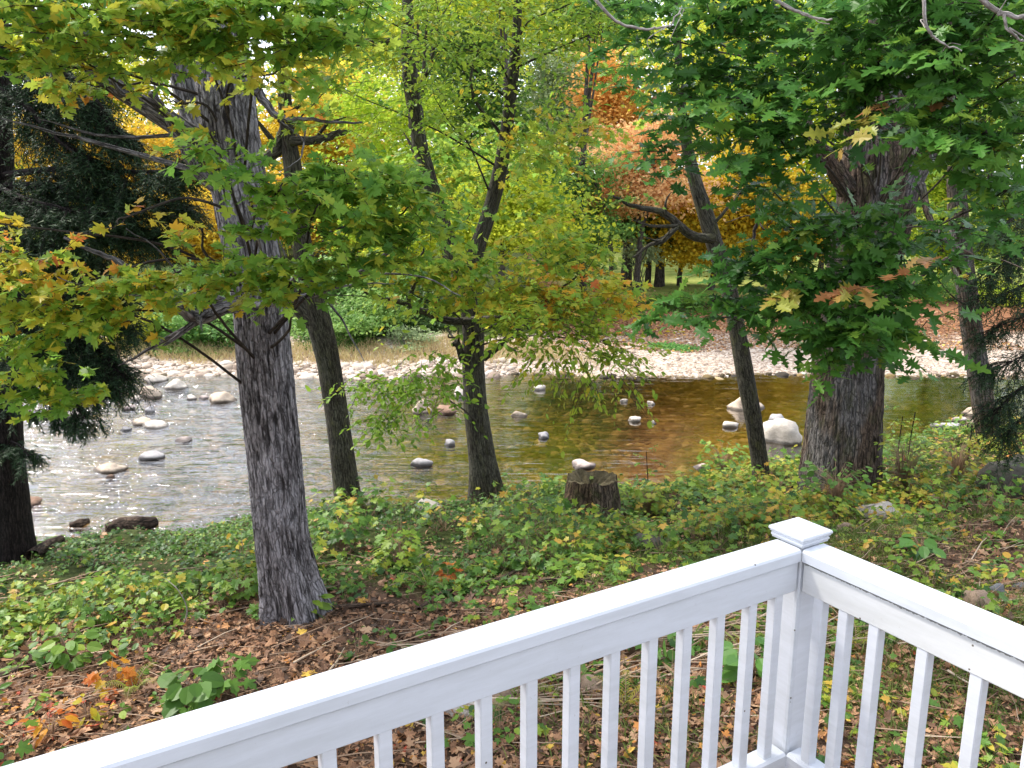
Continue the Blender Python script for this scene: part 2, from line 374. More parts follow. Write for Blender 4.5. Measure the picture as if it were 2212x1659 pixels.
bedc = mix(nt, bedc, ramp(nt, [(.35, (.35, .33, .3)), (.62, (1.2, 1.15, 1.1))], n3).outputs[0], 1., 'MULTIPLY')
vg = nd(nt, 'ShaderNodeTexVoronoi', i_Scale=14.); nt.links.new(pos, vg.inputs['Vector'])
vgs = nt.nodes.new('ShaderNodeSeparateColor'); nt.links.new(vg.outputs['Color'], vgs.inputs[0])
gravc = ramp(nt, [(0, (.26, .185, .14)), (.4, (.42, .325, .25)), (.75, (.55, .45, .36)), (1, (.66, .585, .5))], vgs.outputs[0]).outputs[0]
meadc = ramp(nt, [(.3, (.14, .2, .04)), (.7, (.34, .36, .1))], n3).outputs[0]
litf = ramp(nt, [(.3, (.14, .055, .03)), (.7, (.36, .18, .09))], n2).outputs[0]
sy = nt.nodes.new('ShaderNodeSeparateXYZ'); nt.links.new(pos, sy.inputs[0])
c = mix(nt, soil, litf, math_n(nt, 'GREATER_THAN', sy.outputs[1], 26.))
nz = math_n(nt, 'MULTIPLY', math_n(nt, 'SUBTRACT', n1, .5), .8)
def zf_(sock): return ramp(nt, [(.35, (0, 0, 0)), (.65, (1, 1, 1))], math_n(nt, 'ADD', sock, nz)).outputs[0]
zt2 = zt.outputs['Alpha']
c = mix(nt, c, covc, zf_(zt2)); c = mix(nt, c, meadc, zf_(sep.outputs[2])); c = mix(nt, c, gravc, zf_(sep.outputs[1])); c = mix(nt, c, bedc, zf_(sep.outputs[0]))
p = nd(nt, 'ShaderNodeBsdfPrincipled'); p.inputs['Roughness'].default_value = .95; p.inputs['Specular IOR Level'].default_value = .1
nt.links.new(c, p.inputs['Base Color'])
h = math_n(nt, 'ADD', n2, math_n(nt, 'MULTIPLY', vo.outputs['Distance'], 1.2))
nt.links.new(bump_n(nt, h, .8, .04), p.inputs['Normal']); nt.links.new(p.outputs[0], o.inputs[0])
tag(link('ground', gm, m), 'leaf strewn earth sloping down to the river and rising beyond it', 'ground', kind='structure')

# water
wx = np.concatenate([np.linspace(-90, -19, 30), np.linspace(-18, 18, 260), np.linspace(19, 90, 30)]); wy = np.linspace(-1, 1, 150)
WX, W_ = np.meshgrid(wx, wy)
lo, hi = yb(WX)-1.2, yf(WX)+1.2
WY = lo+(hi-lo)*(W_+1)/2
rough_map = np.clip((1.5-WX)/6, 0.08, 1)
chop = (np.sin(WX*3.1+WY*7.7+1.4*np.sin(WX*.9))*.5+np.sin(WX*1.7-WY*5.3+2*np.sin(WY*.8))*.6+np.sin(WX*5.9+WY*12.1)*.3)
WZZ = WZ+chop*.011*rough_map
mb = MB(); i = np.arange(len(wy)-1)[:, None]*len(wx)+np.arange(len(wx)-1)[None]
mb.add(np.stack([WX, WY, WZZ], -1).reshape(-1, 3), np.stack([i, i+1, i+len(wx)+1, i+len(wx)], -1).reshape(-1, 4))
m, nt, o = newmat('river_water')
pos = geo_pos(nt)
sx = nt.nodes.new('ShaderNodeSeparateXYZ'); nt.links.new(pos, sx.inputs[0])
big = noise_n(nt, pos, 1.0, 3, .5, (.5, 1.0, 1))
r1 = noise_n(nt, pos, 1.0, 3, .5, (1.0, 4.6, 1), .8)
r2 = noise_n(nt, pos, 1.0, 3, .6, (5, 17, 1), .5)
xm = nd(nt, 'ShaderNodeMapRange'); nt.links.new(sx.outputs[0], xm.inputs[0])
for k, v in ((1, -5.), (2, 1.0), (3, 1.), (4, .08)): xm.inputs[k].default_value = v
amp = math_n(nt, 'MULTIPLY', xm.outputs[0], ramp(nt, [(.3, (.35, .35, .35)), (.65, (1, 1, 1))], big).outputs[0])
h = math_n(nt, 'MULTIPLY', math_n(nt, 'ADD', r1, math_n(nt, 'MULTIPLY', r2, .16)), amp)
b = bump_n(nt, h, 1., .13)
fr = nd(nt, 'ShaderNodeFresnel', i_IOR=1.33); nt.links.new(b, fr.inputs['Normal'])
gl = nd(nt, 'ShaderNodeBsdfGlossy'); gl.inputs['Roughness'].default_value = .04; nt.links.new(b, gl.inputs['Normal'])
tr = nd(nt, 'ShaderNodeBsdfTransparent'); tr.inputs[0].default_value = (.86, .765, .56, 1)
frb = math_n(nt, 'MINIMUM', math_n(nt, 'MULTIPLY', fr.outputs[0], 2.8), 1.); ms = nd(nt, 'ShaderNodeMixShader'); nt.links.new(frb, ms.inputs[0]); nt.links.new(tr.outputs[0], ms.inputs[1]); nt.links.new(gl.outputs[0], ms.inputs[2])
nt.links.new(ms.outputs[0], o.inputs[0])
tag(link('river_water', mb.mesh('river_water', True), m), 'clear shallow river rippling white at one end and amber at the other', 'river', kind='structure')

# ------------------------------------------------------------------ stones
def rock_mat(name, a, b, speck=.5, moss=None, wet=True):
    m, nt, o = newmat(name)
    pos = geo_pos(nt); oc = obj_co(nt)
    n = noise_n(nt, oc, 5, 6, .7); f = noise_n(nt, oc, 70, 3, .8)
    c = ramp(nt, [(.3, a), (.7, b)], n).outputs[0]
    c = mix(nt, c, ramp(nt, [(.36, (.55, .5, .48)), (.5, (1, 1, 1)), (.68, (1.15, 1.15, 1.15))], f).outputs[0], speck, 'MULTIPLY')
    if moss:
        mf = ramp(nt, [(.5, (0, 0, 0)), (.62, (1, 1, 1))], noise_n(nt, oc, 3, 5, .7)).outputs[0]
        c = mix(nt, c, moss, mf)
    rough = .85
    p = nd(nt, 'ShaderNodeBsdfPrincipled'); p.inputs['Roughness'].default_value = rough
    if wet:
        sx = nt.nodes.new('ShaderNodeSeparateXYZ'); nt.links.new(pos, sx.inputs[0])
        wl = math_n(nt, 'ADD', sx.outputs[2], math_n(nt, 'MULTIPLY', math_n(nt, 'SUBTRACT', n, .5), .09))
        mr = nd(nt, 'ShaderNodeMapRange'); nt.links.new(wl, mr.inputs[0])
        for k, v in ((1, WZ+.035), (2, WZ+.085), (3, .24), (4, 1.)): mr.inputs[k].default_value = v
        c = mix(nt, (0, 0, 0), c, mr.outputs[0])
    nt.links.new(c, p.inputs['Base Color'])
    nt.links.new(bump_n(nt, math_n(nt, 'ADD', n, math_n(nt, 'MULTIPLY', f, .15)), .7, .05), p.inputs['Normal'])
    nt.links.new(p.outputs[0], o.inputs[0])
    return m
RK = {
 'tan': rock_mat('tan_river_stone', (.38, .29, .21), (.58, .47, .36)),
 'cream': rock_mat('cream_river_stone', (.44, .38, .31), (.64, .57, .49)),
 'grey': rock_mat('grey_river_stone', (.26, .24, .24), (.42, .40, .39)),
 'pink': rock_mat('pinkish_river_stone', (.36, .28, .25), (.55, .46, .41)),
 'red': rock_mat('reddish_brown_stone', (.20, .11, .07), (.38, .24, .16)),
 'granite': rock_mat('granite_boulder', (.38, .34, .29), (.6, .54, .47), .9),
 'slate': rock_mat('dark_slate_stone', (.07, .075, .085), (.16, .16, .17), .4, wet=False),
 'brown': rock_mat('brown_ground_stone', (.16, .11, .075), (.32, .23, .16), .6, wet=False),
 'mossy': rock_mat('mossy_ground_rock', (.05, .045, .035), (.15, .13, .105), .6, (.03, .045, .012), wet=False),
 'pale': rock_mat('pale_ground_rock', (.30, .27, .24), (.50, .46, .42), .7, wet=False),
}
def rock_mesh(name, rx, ry, rz, seed, ang=.25, sub=3):
    bm = bmesh.new(); bmesh.ops.create_icosphere(bm, subdivisions=sub, radius=1)
    so = Vector((seed*3.17, seed*1.31, seed*.77))
    # a few cutting planes give the faceted, water-worn look
    rr = random.Random(seed); pl = []
    for k in range(8):
        d = Vector((rr.uniform(-1, 1), rr.uniform(-1, 1), rr.uniform(-.3, 1))).normalized(); pl.append((d, rr.uniform(.58, .9)))
    for v in bm.verts:
        c = v.co.copy()
        for d, k in pl:
            q = c.dot(d)
            if q > k: c -= d*(q-k)*.92
        c *= 1+ang*mnoise.noise(c*1.1+so)+ang*.4*mnoise.noise(c*2.7+so)+.03*mnoise.noise(c*9+so)
        v.co = Vector((c.x*rx, c.y*ry, c.z*rz))
    for f in bm.faces: f.smooth = True
    me = bpy.data.meshes.new(name); bm.to_mesh(me); bm.free(); return me
def rock(u, v, w, h, mat, label, name='river_stone', ground=False, group=None, seed=[1], lift=0., cat='rock'):
    """u, v: middle of the foot of the stone as seen; w, h: width and height as seen"""
    seed[0] += 1
    c = on_ground(u, v) if ground else on_z(u, v+h*.25, WZ)
    k = np.linalg.norm(c-np.array([0, 0, CAMZ]))/F
    rx, rz = w*k/2*1.08, h*k*.68
    ry = rx*random.Random(seed[0]).uniform(.65, .95)
    me = rock_mesh(name, rx, ry, rz, seed[0], .34)
    o = link(name, me, RK[mat]); o.location = (c[0], c[1]+ry*.3, c[2]+rz*(.12 if not ground else .28)+lift)
    o.rotation_euler = (random.uniform(-.12, .12), random.uniform(-.12, .12), random.uniform(-.4, .4))
    return tag(o, label, cat, group)
G = 'stones standing in the river'
for a in [
 (327, 850, 46, 30, 'tan', 'rounded tan boulder in the far shallows, highest of those left of the grey maple'),
 (478, 860, 54, 28, 'tan', 'wide tan boulder touching the left edge of the tall grey maple trunk'),
 (140, 890, 72, 40, 'cream', 'large cream boulder half hidden behind the drooping hemlock bough'),
 (305, 911, 40, 17, 'tan', 'low tan stone, rear one of an overlapping pair in the left river'),
 (333, 917, 54, 19, 'cream', 'long pale stone, front one of an overlapping pair in the left river'),
 (332, 820, 46, 22, 'cream', 'whitish slab among cobbles at the far waterline under dry grass'),
 (377, 834, 46, 24, 'cream', 'whitish humped stone at the far waterline right of the slab'),
 (293, 862, 22, 13, 'cream', 'small pale stone just left of the highest tan boulder'),
 (413, 859, 24, 13, 'cream', 'small oval pale stone between two tan boulders, left of its twin'),
 (438, 859, 20, 11, 'pink', 'small flat pinkish stone just left of the wide tan boulder'),
 (277, 880, 24, 16, 'pink', 'pinkish double humped stone in the water below the highest tan boulder'),
 (323, 886, 24, 15, 'grey', 'small greyish wet stone below the highest tan boulder'),
 (233, 850, 34, 19, 'cream', 'pale stone by the tip of the hemlock bough at the far edge'),
 (115, 848, 26, 17, 'cream', 'pale stone seen through maple leaves beside the hemlock'),
 (320, 985, 52, 16, 'grey', 'low wet grey stone awash in the white ripples'),
 (237, 1012, 58, 22, 'tan', 'broad low tan stone alone in the white ripples'),
 (237, 1030, 15, 10, 'red', 'tiny reddish stone below the broad tan stone in the ripples'),
 (270, 927, 20, 11, 'grey', 'small grey stone left of the overlapping stone pair'),
 (93, 903, 22, 12, 'cream', 'small pale stone left of the large cream boulder'),
 (60, 1086, 44, 20, 'red', 'rusty brown stone beside the dark hemlock trunk'),
 (397, 950, 30, 10, 'pink', 'pinkish stone barely above the ripples left of the grey maple'),
 (993, 850, 28, 26, 'cream', 'round white stone touching the left edge of the middle tree trunk'),
 (1165, 838, 26, 16, 'cream', 'cream stone in calm amber water right of the middle trunk, near the far bank'),
 (1120, 895, 34, 17, 'tan', 'flattish tan stone in the amber water right of the middle trunk'),
 (908, 884, 42, 34, 'tan', 'tall tan rock behind the hanging beech twigs'),
 (964, 886, 52, 24, 'red', 'reddish brown rock left of the middle trunk beside the tall tan rock'),
 (970, 957, 28, 15, 'grey', 'small pale grey stone left of the middle trunk'),
 (1175, 941, 28, 18, 'grey', 'grey stone in the middle of the amber pool'),
 (1370, 906, 26, 14, 'cream', 'pale stone in the amber pool, larger of two close together'),
 (1410, 913, 14, 9, 'cream', 'tiny pale stone right of the larger one in the amber pool'),
 (1349, 866, 16, 10, 'cream', 'tiny pale stone far out in the amber pool, left of a similar one'),
 (1407, 871, 17, 11, 'cream', 'small pale stone far out in the amber pool, right of a similar one'),
 (825, 861, 15, 9, 'grey', 'tiny grey stone right of the slim leaning trunk near the far bank'),
 (910, 1000, 48, 20, 'grey', 'flat angular grey stone in the river between the slim and middle trunks'),
 (927, 906, 12, 7, 'grey', 'tiny grey stone below the tall tan rock'),
 (1259, 1004, 54, 18, 'pink', 'pinkish flat topped stone in the water right behind the tree stump'),
 (1613, 872, 72, 42, 'tan', 'big smooth tan boulder half hidden by the slim dark leaning trunk'),
 (1693, 940, 94, 56, 'granite', 'largest granite boulder with a dark wet underside left of the big oak'),
 (1680, 905, 44, 17, 'grey', 'low grey stone just behind the largest granite boulder'),
 (1582, 918, 38, 15, 'cream', 'low pale stone left of the slim dark leaning trunk'),
 (1522, 1008, 38, 17, 'pink', 'pinkish pale stone close to the near bank left of the slim dark trunk'),
 (2042, 919, 54, 12, 'grey', 'long low stone awash in foam right of the big oak'),
 (2070, 907, 34, 11, 'pink', 'small pinkish stone behind the long low one right of the oak'),
 (2100, 892, 36, 22, 'tan', 'tan stone hidden in part by the slim trunk on the far right'),
 (2002, 952, 30, 13, 'grey', 'small grey stone awash between the oak and the far right trunk'),
]: rock(*a, group=G)
for a in [
 (924, 1100, 52, 22, 'pale', 'pale rock on the near bank between the slim trunk and the middle trunk'),
 (1905, 1128, 84, 44, 'pale', 'blocky pale speckled rock on the ground below the big oak'),
 (1825, 1148, 44, 20, 'brown', 'small brownish rock just left below the blocky pale rock'),
 (2015, 1086, 46, 18, 'brown', 'low brown rock among weeds right of the oak'),
 (2200, 1062, 130, 84, 'mossy', 'big dark mossy boulder at the foot of the far right trunk'),
 (2125, 1318, 66, 32, 'brown', 'rounded brown stone just above the right hand railing'),
 (2158, 1292, 40, 26, 'slate', 'dark slate stone behind the rounded brown one near the right railing'),
 (2206, 1276, 32, 18, 'slate', 'small slate stone at the right border of the view'),
 (1004, 1540, 90, 34, 'pale', 'wide pale rock seen between balusters under the left railing'),
 (1084, 1530, 56, 50, 'brown', 'upright grey brown rock right of the wide pale rock behind balusters'),
 (1195, 1470, 46, 30, 'mossy', 'mossy stone seen just beneath the left railing board'),
 (1277, 1498, 62, 40, 'brown', 'warm brown rounded stone behind the balusters left of the hostas'),
 (1354, 1476, 40, 22, 'slate', 'bluish grey stone behind the balusters left of the hostas'),
 (1404, 1186, 74, 34, 'mossy', 'dark mossy rock in the undergrowth right of the middle of the near bank'),
 (675, 1340, 26, 20, 'pink', 'pinkish cobble lying at the foot of the tall grey maple'),
]: rock(*a, name='ground_rock', ground=True, group='rocks lying on the near bank')

def stones_stuff(name, n, fx, size, mat, label, z_off=.2, seed=3):
    rng = np.random.default_rng(seed); mb = MB()
    base = []
    for k in range(6):
        me = rock_mesh('tmp', 1, 1, .55, 100+k+seed, .3, 2)
        V = np.array([v.co[:] for v in me.vertices]); Fa = np.array([p.vertices[:] for p in me.polygons]); bpy.data.meshes.remove(me); base.append((V, Fa))
    P = fx(rng, n); P = P[:n]; sz = size(rng, len(P))
    for k in range(6):
        idx = np.arange(k, len(P), 6); V, Fa = base[k]
        a = rng.uniform(0, 6.28, len(idx)); ca, sa = np.cos(a), np.sin(a)
        s = sz[idx][:, None]; st = rng.uniform(.7, 1.3, len(idx))[:, None]
        vx = (V[None, :, 0]*ca[:, None]*st-V[None, :, 1]*sa[:, None])*s; vy = (V[None, :, 0]*sa[:, None]*st+V[None, :, 1]*ca[:, None])*s; vz = V[None, :, 2]*s
        VV = np.stack([vx, vy, vz], -1)+P[idx][:, None]+np.array([0, 0, 1])*(s*z_off)[..., None]
        FF = (np.arange(len(idx))[:, None, None]*len(V)+Fa[None]).reshape(-1, 3)
        mb.add(VV.reshape(-1, 3), FF, rnd=np.repeat(rng.uniform(0, 1, len(idx)), len(Fa)))
    return tag(link(name, mb.mesh(name, True), mat), label, kind='stuff')
def stone_rnd_mat(name, stops, wet=False):
    m, nt, o = newmat(name)
    at_ = nd(nt, 'ShaderNodeAttribute', attribute_name='rnd')
    c = ramp(nt, stops, at_.outputs['Fac']).outputs[0]
    n = noise_n(nt, geo_pos(nt), 40, 4, .7)
    c = mix(nt, c, ramp(nt, [(.35, (.65, .62, .6)), (.65, (1.1, 1.1, 1.1))], n).outputs[0], .8, 'MULTIPLY')
    p = nd(nt, 'ShaderNodeBsdfPrincipled'); p.inputs['Roughness'].default_value = .85
    nt.links.new(c, p.inputs['Base Color']); nt.links.new(p.outputs[0], o.inputs[0]); return m
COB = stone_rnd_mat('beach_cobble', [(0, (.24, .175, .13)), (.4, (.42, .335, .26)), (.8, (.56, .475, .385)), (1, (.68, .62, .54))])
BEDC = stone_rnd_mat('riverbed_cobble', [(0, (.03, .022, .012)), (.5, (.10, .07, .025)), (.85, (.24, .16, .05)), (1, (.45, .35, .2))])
BXS = []
def BS(n): return np.where(BXS[0][:n] > 0, .42, 1.0)
def f_beach(rng, n):
    x = rng.uniform(-16, 18, n*3); t = rng.uniform(0, 1, n*3)**1.5*np.where(x > 1, 6.0, 1.7+.5*np.sin(x*1.3))-.35
    y = yf(x)+t; BXS.append(x); return np.stack([x, y, gz(x, y)], -1)[:n]
stones_stuff('beach_cobbles', 9500, f_beach, lambda r, n: np.clip(r.lognormal(-2.85, .5, n), .02, .26)*BS(n), COB, 'pale cobbles and pebbles covering the far beach', .15)
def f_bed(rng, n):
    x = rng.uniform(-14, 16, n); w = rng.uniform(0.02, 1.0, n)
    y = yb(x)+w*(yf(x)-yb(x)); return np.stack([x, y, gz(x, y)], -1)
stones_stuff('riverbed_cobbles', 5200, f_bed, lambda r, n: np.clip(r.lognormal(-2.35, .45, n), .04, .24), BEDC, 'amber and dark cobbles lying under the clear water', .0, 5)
# ------------------------------------------------------------------ trees near the deck
def pathpx(L): return [at(u, v, Y) for u, v, Y, w in L], [w/2*np.linalg.norm(at(u, v, Y)-np.array([0, 0, CAMZ]))/F for u, v, Y, w in L]
def near_tree(name, label, trunk, limbs, sprays, barkm, leafmats, seg=48, k=14, ridge=.0, flare=.35, rough=.03, dead=(), upper=(), ridges=22, group=None, wide=None):
    P, Rr = pathpx(trunk)
    if P[0][2] > -9: P.insert(0, P[0]+np.array([0, 0, -.45])); Rr.insert(0, Rr[0]*1.04)
    base = P[1]
    root = empty(name, base, label, 'tree', group)
    mb = MB(); tube(mb, P, Rr, k, seg, rough=rough, ridge=ridge, flare=flare, ridges=ridges, fl_h=.55)
    link('trunk', mb.mesh('trunk', True, True), barkm, root)
    if limbs:
        for L in limbs:
            lm = MB(); p, r = pathpx(L); tube(lm, p, r, 8, 10, rough=.06, wob=.012)
            for q in range(3):                      # side twigs
                j = random.randrange(1, len(p)); d = np.array(p[j])-np.array(p[j-1]); d = d/np.linalg.norm(d)
                e = p[j]+(d*.6+R.normal(0, .5, 3))*random.uniform(.4, .8)
                tube(lm, [p[j], (p[j]+e)/2+R.normal(0, .05, 3), e], [r[j]*.5, r[j]*.35, .004], 5, 5, wob=.01)
            link('branch', lm.mesh('branch', True, True), barkm, root)
    lb = MB(); tb = lb
    PS, RS = smooth_path(P, Rr, 8)
    for s in sprays:
        u, v, Y_, ru, rv, n, bias = s[:7]; o_ = s[7] if len(s) > 7 else {}
        kind, size, mi, dr = o_.get('kind', leafmats[0][0]), o_.get('size', leafmats[0][1]), o_.get('mi', 1), o_.get('droop', .22)
        c = at(u, v, Y_); k_ = np.linalg.norm(c-np.array([0, 0, CAMZ]))/F
        r = np.array([ru*k_, max(.25, .5*(ru+rv)*k_*.8), rv*k_])
        b4 = len(lb.FM)
        out = c-np.array([base[0], base[1], c[2]]); out = out/max(.3, np.linalg.norm(out))
        lb2 = MB(); spray(lb2, MB(), c, r, 8, kind, size, bias)
        # bough from the trunk
        if o_.get('limb', True) and R.uniform() < .7:
            j = int(np.argmin(np.linalg.norm(PS-(c-np.array([0, 0, R.uniform(0, 1.2)]))[None], axis=1)))
            a = PS[j]; md = (a+c)/2+np.array([0, 0, .12])+R.normal(0, .1, 3)
            e = c+(c-a)/np.linalg.norm(c-a)*r[0]*.6
            w = min(RS[j]*.3, .017)
            tube(lb, [a, md, c, e], [w, w*.7, w*.45, .004], 6, 6, wob=.01)
        spray_slots(lb, c, r, int(n*DENS), kind, size, bias, mi, out=out, droop=dr, spread=o_.get('spread', .15), flat=o_.get('flat', .25), tl=o_.get('tl', .6))
    for (x, y, z, r, n, kind, size, bias) in upper:
        c = np.array([x, y, z]); rr = np.array([r, r, r*.6])
        spray_slots(lb, c, rr, int(n*DENS), kind, size, bias, 1, tl=.9)
        j = int(np.argmin(np.linalg.norm(PS-(c-np.array([0, 0, 1.]))[None], axis=1)))
        tube(lb, [PS[j], (PS[j]+c)/2, c], [.06, .04, .01], 6, 6, wob=.02)
    link('crown', lb.mesh('crown', False, True), [TWIG]+[l[2] for l in leafmats], root)
    for L in dead:
        dm = MB(); p, r = pathpx(L); tube(dm, p, r, 8, 6, wob=.008)
        for q in range(2):
            j = random.randrange(1, len(p)); e = p[j]+R.normal(0, .1, 3)+np.array([0, 0, -.05])
            tube(dm, [p[j], (p[j]+e)/2+R.normal(0, .03, 3), e], [r[j]*.6, r[j]*.4, .0015], 5, 5)
        tag(link('dead_branch', dm.mesh('dead_branch', True, True), DEADWOOD, root), 'bare bleached dead twig')
    return root
def spray_slots(mb, c, r, n, kind, size, bias, mi, **kw):
    tmpl, tmpt = MB(), mb
    spray(tmpl, mb, c, r, n, kind, size, bias, **kw)
    for V, Fa, B, fr in zip(tmpl.V, tmpl.F, tmpl.B, tmpl.FR):
        mb.add(V, Fa-Fa.min() if False else Fa, B, fr, mi)
DENS = 1.0
ML, OL, BL = ('maple', .084, MAPLE), ('oak', .165, OAKL), ('beech', .085, BEECHL)

Y1 = 7.9
near_tree('grey_maple_tree', 'tall maple with thick grey furrowed trunk and yellowing boughs, nearest of all trees',
 [(640, 1322, Y1, 112), (626, 1250, Y1, 104), (608, 1150, Y1, 101), (594, 1000, Y1, 106), (573, 800, Y1, 111), (563, 680, Y1, 106), (548, 570, Y1, 104), (525, 450, Y1, 108), (500, 300, Y1, 108), (486, 180, Y1, 108), (476, 80, Y1, 98), (468, -60, Y1, 80), (455, -300, Y1, 60)],
 [[(480, 330, 8, 62), (425, 255, 8.1, 58), (392, 150, 8.1, 50), (386, 40, 8.1, 44), (380, -120, 8.1, 34)],
  [(455, 320, 7.8, 46), (330, 240, 7.5, 38), (210, 165, 7.3, 30), (100, 90, 7.1, 22), (-20, 5, 7, 16)],
  [(235, 95, 7, 12), (215, 84, 7, 14), (110, 62, 6.8, 14), (0, 15, 6.6, 12)],
  [(470, 400, 7.8, 40), (430, 370, 7.7, 24), (390, 290, 7.6, 18), (330, 180, 7.5, 12)],
  [(565, 662, 7.6, 26), (490, 664, 7.3, 28), (432, 684, 7.1, 34), (370, 632, 6.9, 18), (285, 560, 6.7, 12), (180, 500, 6.5, 6)],
  [(500, 660, 7.4, 18), (455, 640, 7.2, 16), (400, 630, 7, 10), (320, 640, 6.8, 6)],
  [(600, 655, 7.6, 16), (690, 632, 7.3, 13), (770, 590, 7, 11), (850, 535, 6.8, 9), (920, 470, 6.6, 5)],
  [(590, 660, 7.5, 10), (640, 600, 7.0, 8), (700, 520, 6.6, 6), (760, 460, 6.3, 4)],
  [(535, 180, 7.7, 30), (560, 200, 7.7, 20), (600, 260, 7.6, 12), (660, 275, 7.5, 8), (800, 310, 7.3, 4)]],
 [(330, 90, 6.8, 110, 40, 160, .5, dict(tl=.32)), (450, 130, 7.0, 90, 28, 90, .5, dict(tl=.3)), (590, 150, 6.6, 80, 40, 110, .5, dict(tl=.3)), (230, 190, 7.2, 90, 30, 70, .62, dict(tl=.3)), (130, 190, 7.2, 90, 26, 50, .6, dict(tl=.3)), (660, 240, 7.5, 60, 40, 60, .5, dict(tl=.3)), (380, 230, 7.4, 60, 24, 30, .62, dict(tl=.3))]+[(a_, b_, c_, d_, e_, int(f_*1.35), max(.3, g_-.12 if g_ < .66 else g_-.08), dict(tl=.32, droop=.12, limb=(b_ < 700))) for a_, b_, c_, d_, e_, f_, g_ in [
  (80, 20, 6.5, 170, 70, 480, .5), (250, 45, 6.3, 150, 70, 520, .53), (420, 30, 6, 150, 60, 470, .52), (560, 40, 6.2, 140, 75, 440, .48), (700, 40, 6.5, 120, 70, 330, .42), (330, 145, 6.5, 70, 25, 60, .6), (180, 130, 6.7, 120, 30, 120, .6), (530, 115, 6.2, 70, 20, 50, .52), (60, 130, 6.6, 80, 30, 80, .56),
  (0, 490, 6.5, 90, 32, 110, .78), (40, 575, 6.3, 110, 35, 170, .70), (60, 650, 6.3, 150, 50, 300, .62), (190, 680, 6.5, 130, 32, 170, .58), (50, 780, 6.4, 110, 55, 220, .52), (140, 840, 6.4, 80, 45, 180, .47), (250, 660, 6.6, 120, 30, 140, .6), (200, 600, 6.6, 70, 20, 40, .72), (270, 470, 6.6, 70, 20, 26, .86), (330, 600, 6.5, 80, 25, 90, .68),
  (480, 350, 5.6, 65, 45, 90, .43), (470, 300, 5.8, 50, 15, 20, .58), (600, 420, 5.8, 80, 40, 90, .42), (670, 480, 6, 110, 55, 230, .38), (760, 410, 6.3, 150, 70, 560, .33), (850, 480, 6.5, 130, 60, 380, .35), (570, 580, 6.2, 150, 36, 220, .46), (430, 615, 6.4, 150, 38, 230, .58), (740, 570, 6.4, 120, 35, 180, .4), (440, 510, 6, 70, 25, 36, .6), (620, 620, 6.3, 60, 25, 60, .5)]],
 BARK_GREY, [ML], seg=150, k=26, ridge=.012, flare=1.0, rough=.012, ridges=26,
 upper=[(-3, 6.5, 8.4, 1.7, 420, 'maple', .17, .45), (-5.2, 6.5, 8.4, 1.7, 420, 'maple', .17, .5), (-4, 4.2, 8.4, 1.6, 420, 'maple', .17, .45), (-6.5, 5, 9.4, 1.8, 400, 'maple', .17, .45)])

near_tree('slim_leaning_tree', 'slim dark grey trunk leaning left with a fork, standing right behind the tall grey maple',
 [(757, 1118, 13.3, 56), (741, 1000, 13.3, 51), (728, 900, 13.3, 49), (711, 790, 13.3, 48), (690, 700, 13.3, 52), (668, 610, 13.3, 42), (645, 480, 13.2, 40), (632, 360, 13.2, 36), (622, 290, 13.2, 30), (614, 180, 13.2, 26), (618, 60, 13.1, 20), (625, -100, 13, 15)],
 [[(692, 710, 13.3, 44), (645, 655, 13.3, 38), (612, 600, 13.4, 34), (590, 500, 13.5, 28), (580, 420, 13.6, 20)],
  [(630, 305, 13.1, 20), (680, 302, 13, 17), (720, 292, 12.9, 15), (750, 283, 12.8, 9)],
  [(570, 345, 13.3, 22), (600, 320, 13.2, 28), (625, 275, 13.2, 28)],
  [(616, 190, 13.2, 12), (650, 150, 13.1, 8), (665, 80, 13, 6), (672, 10, 13, 4)]],
 [(700, 200, 12.6, 70, 70, 160, .45), (660, 120, 12.6, 70, 60, 160, .45), (760, 330, 12.4, 60, 30, 70, .5), (620, 210, 12.8, 50, 40, 70, .5)],
 BARK_MOSS, [('maple', .1, MAPLE)], seg=48, k=14, ridge=.004, flare=.3, ridges=18,
 upper=[(-3.5, 12.5, 9.6, 1.8, 400, 'maple', .17, .45)])

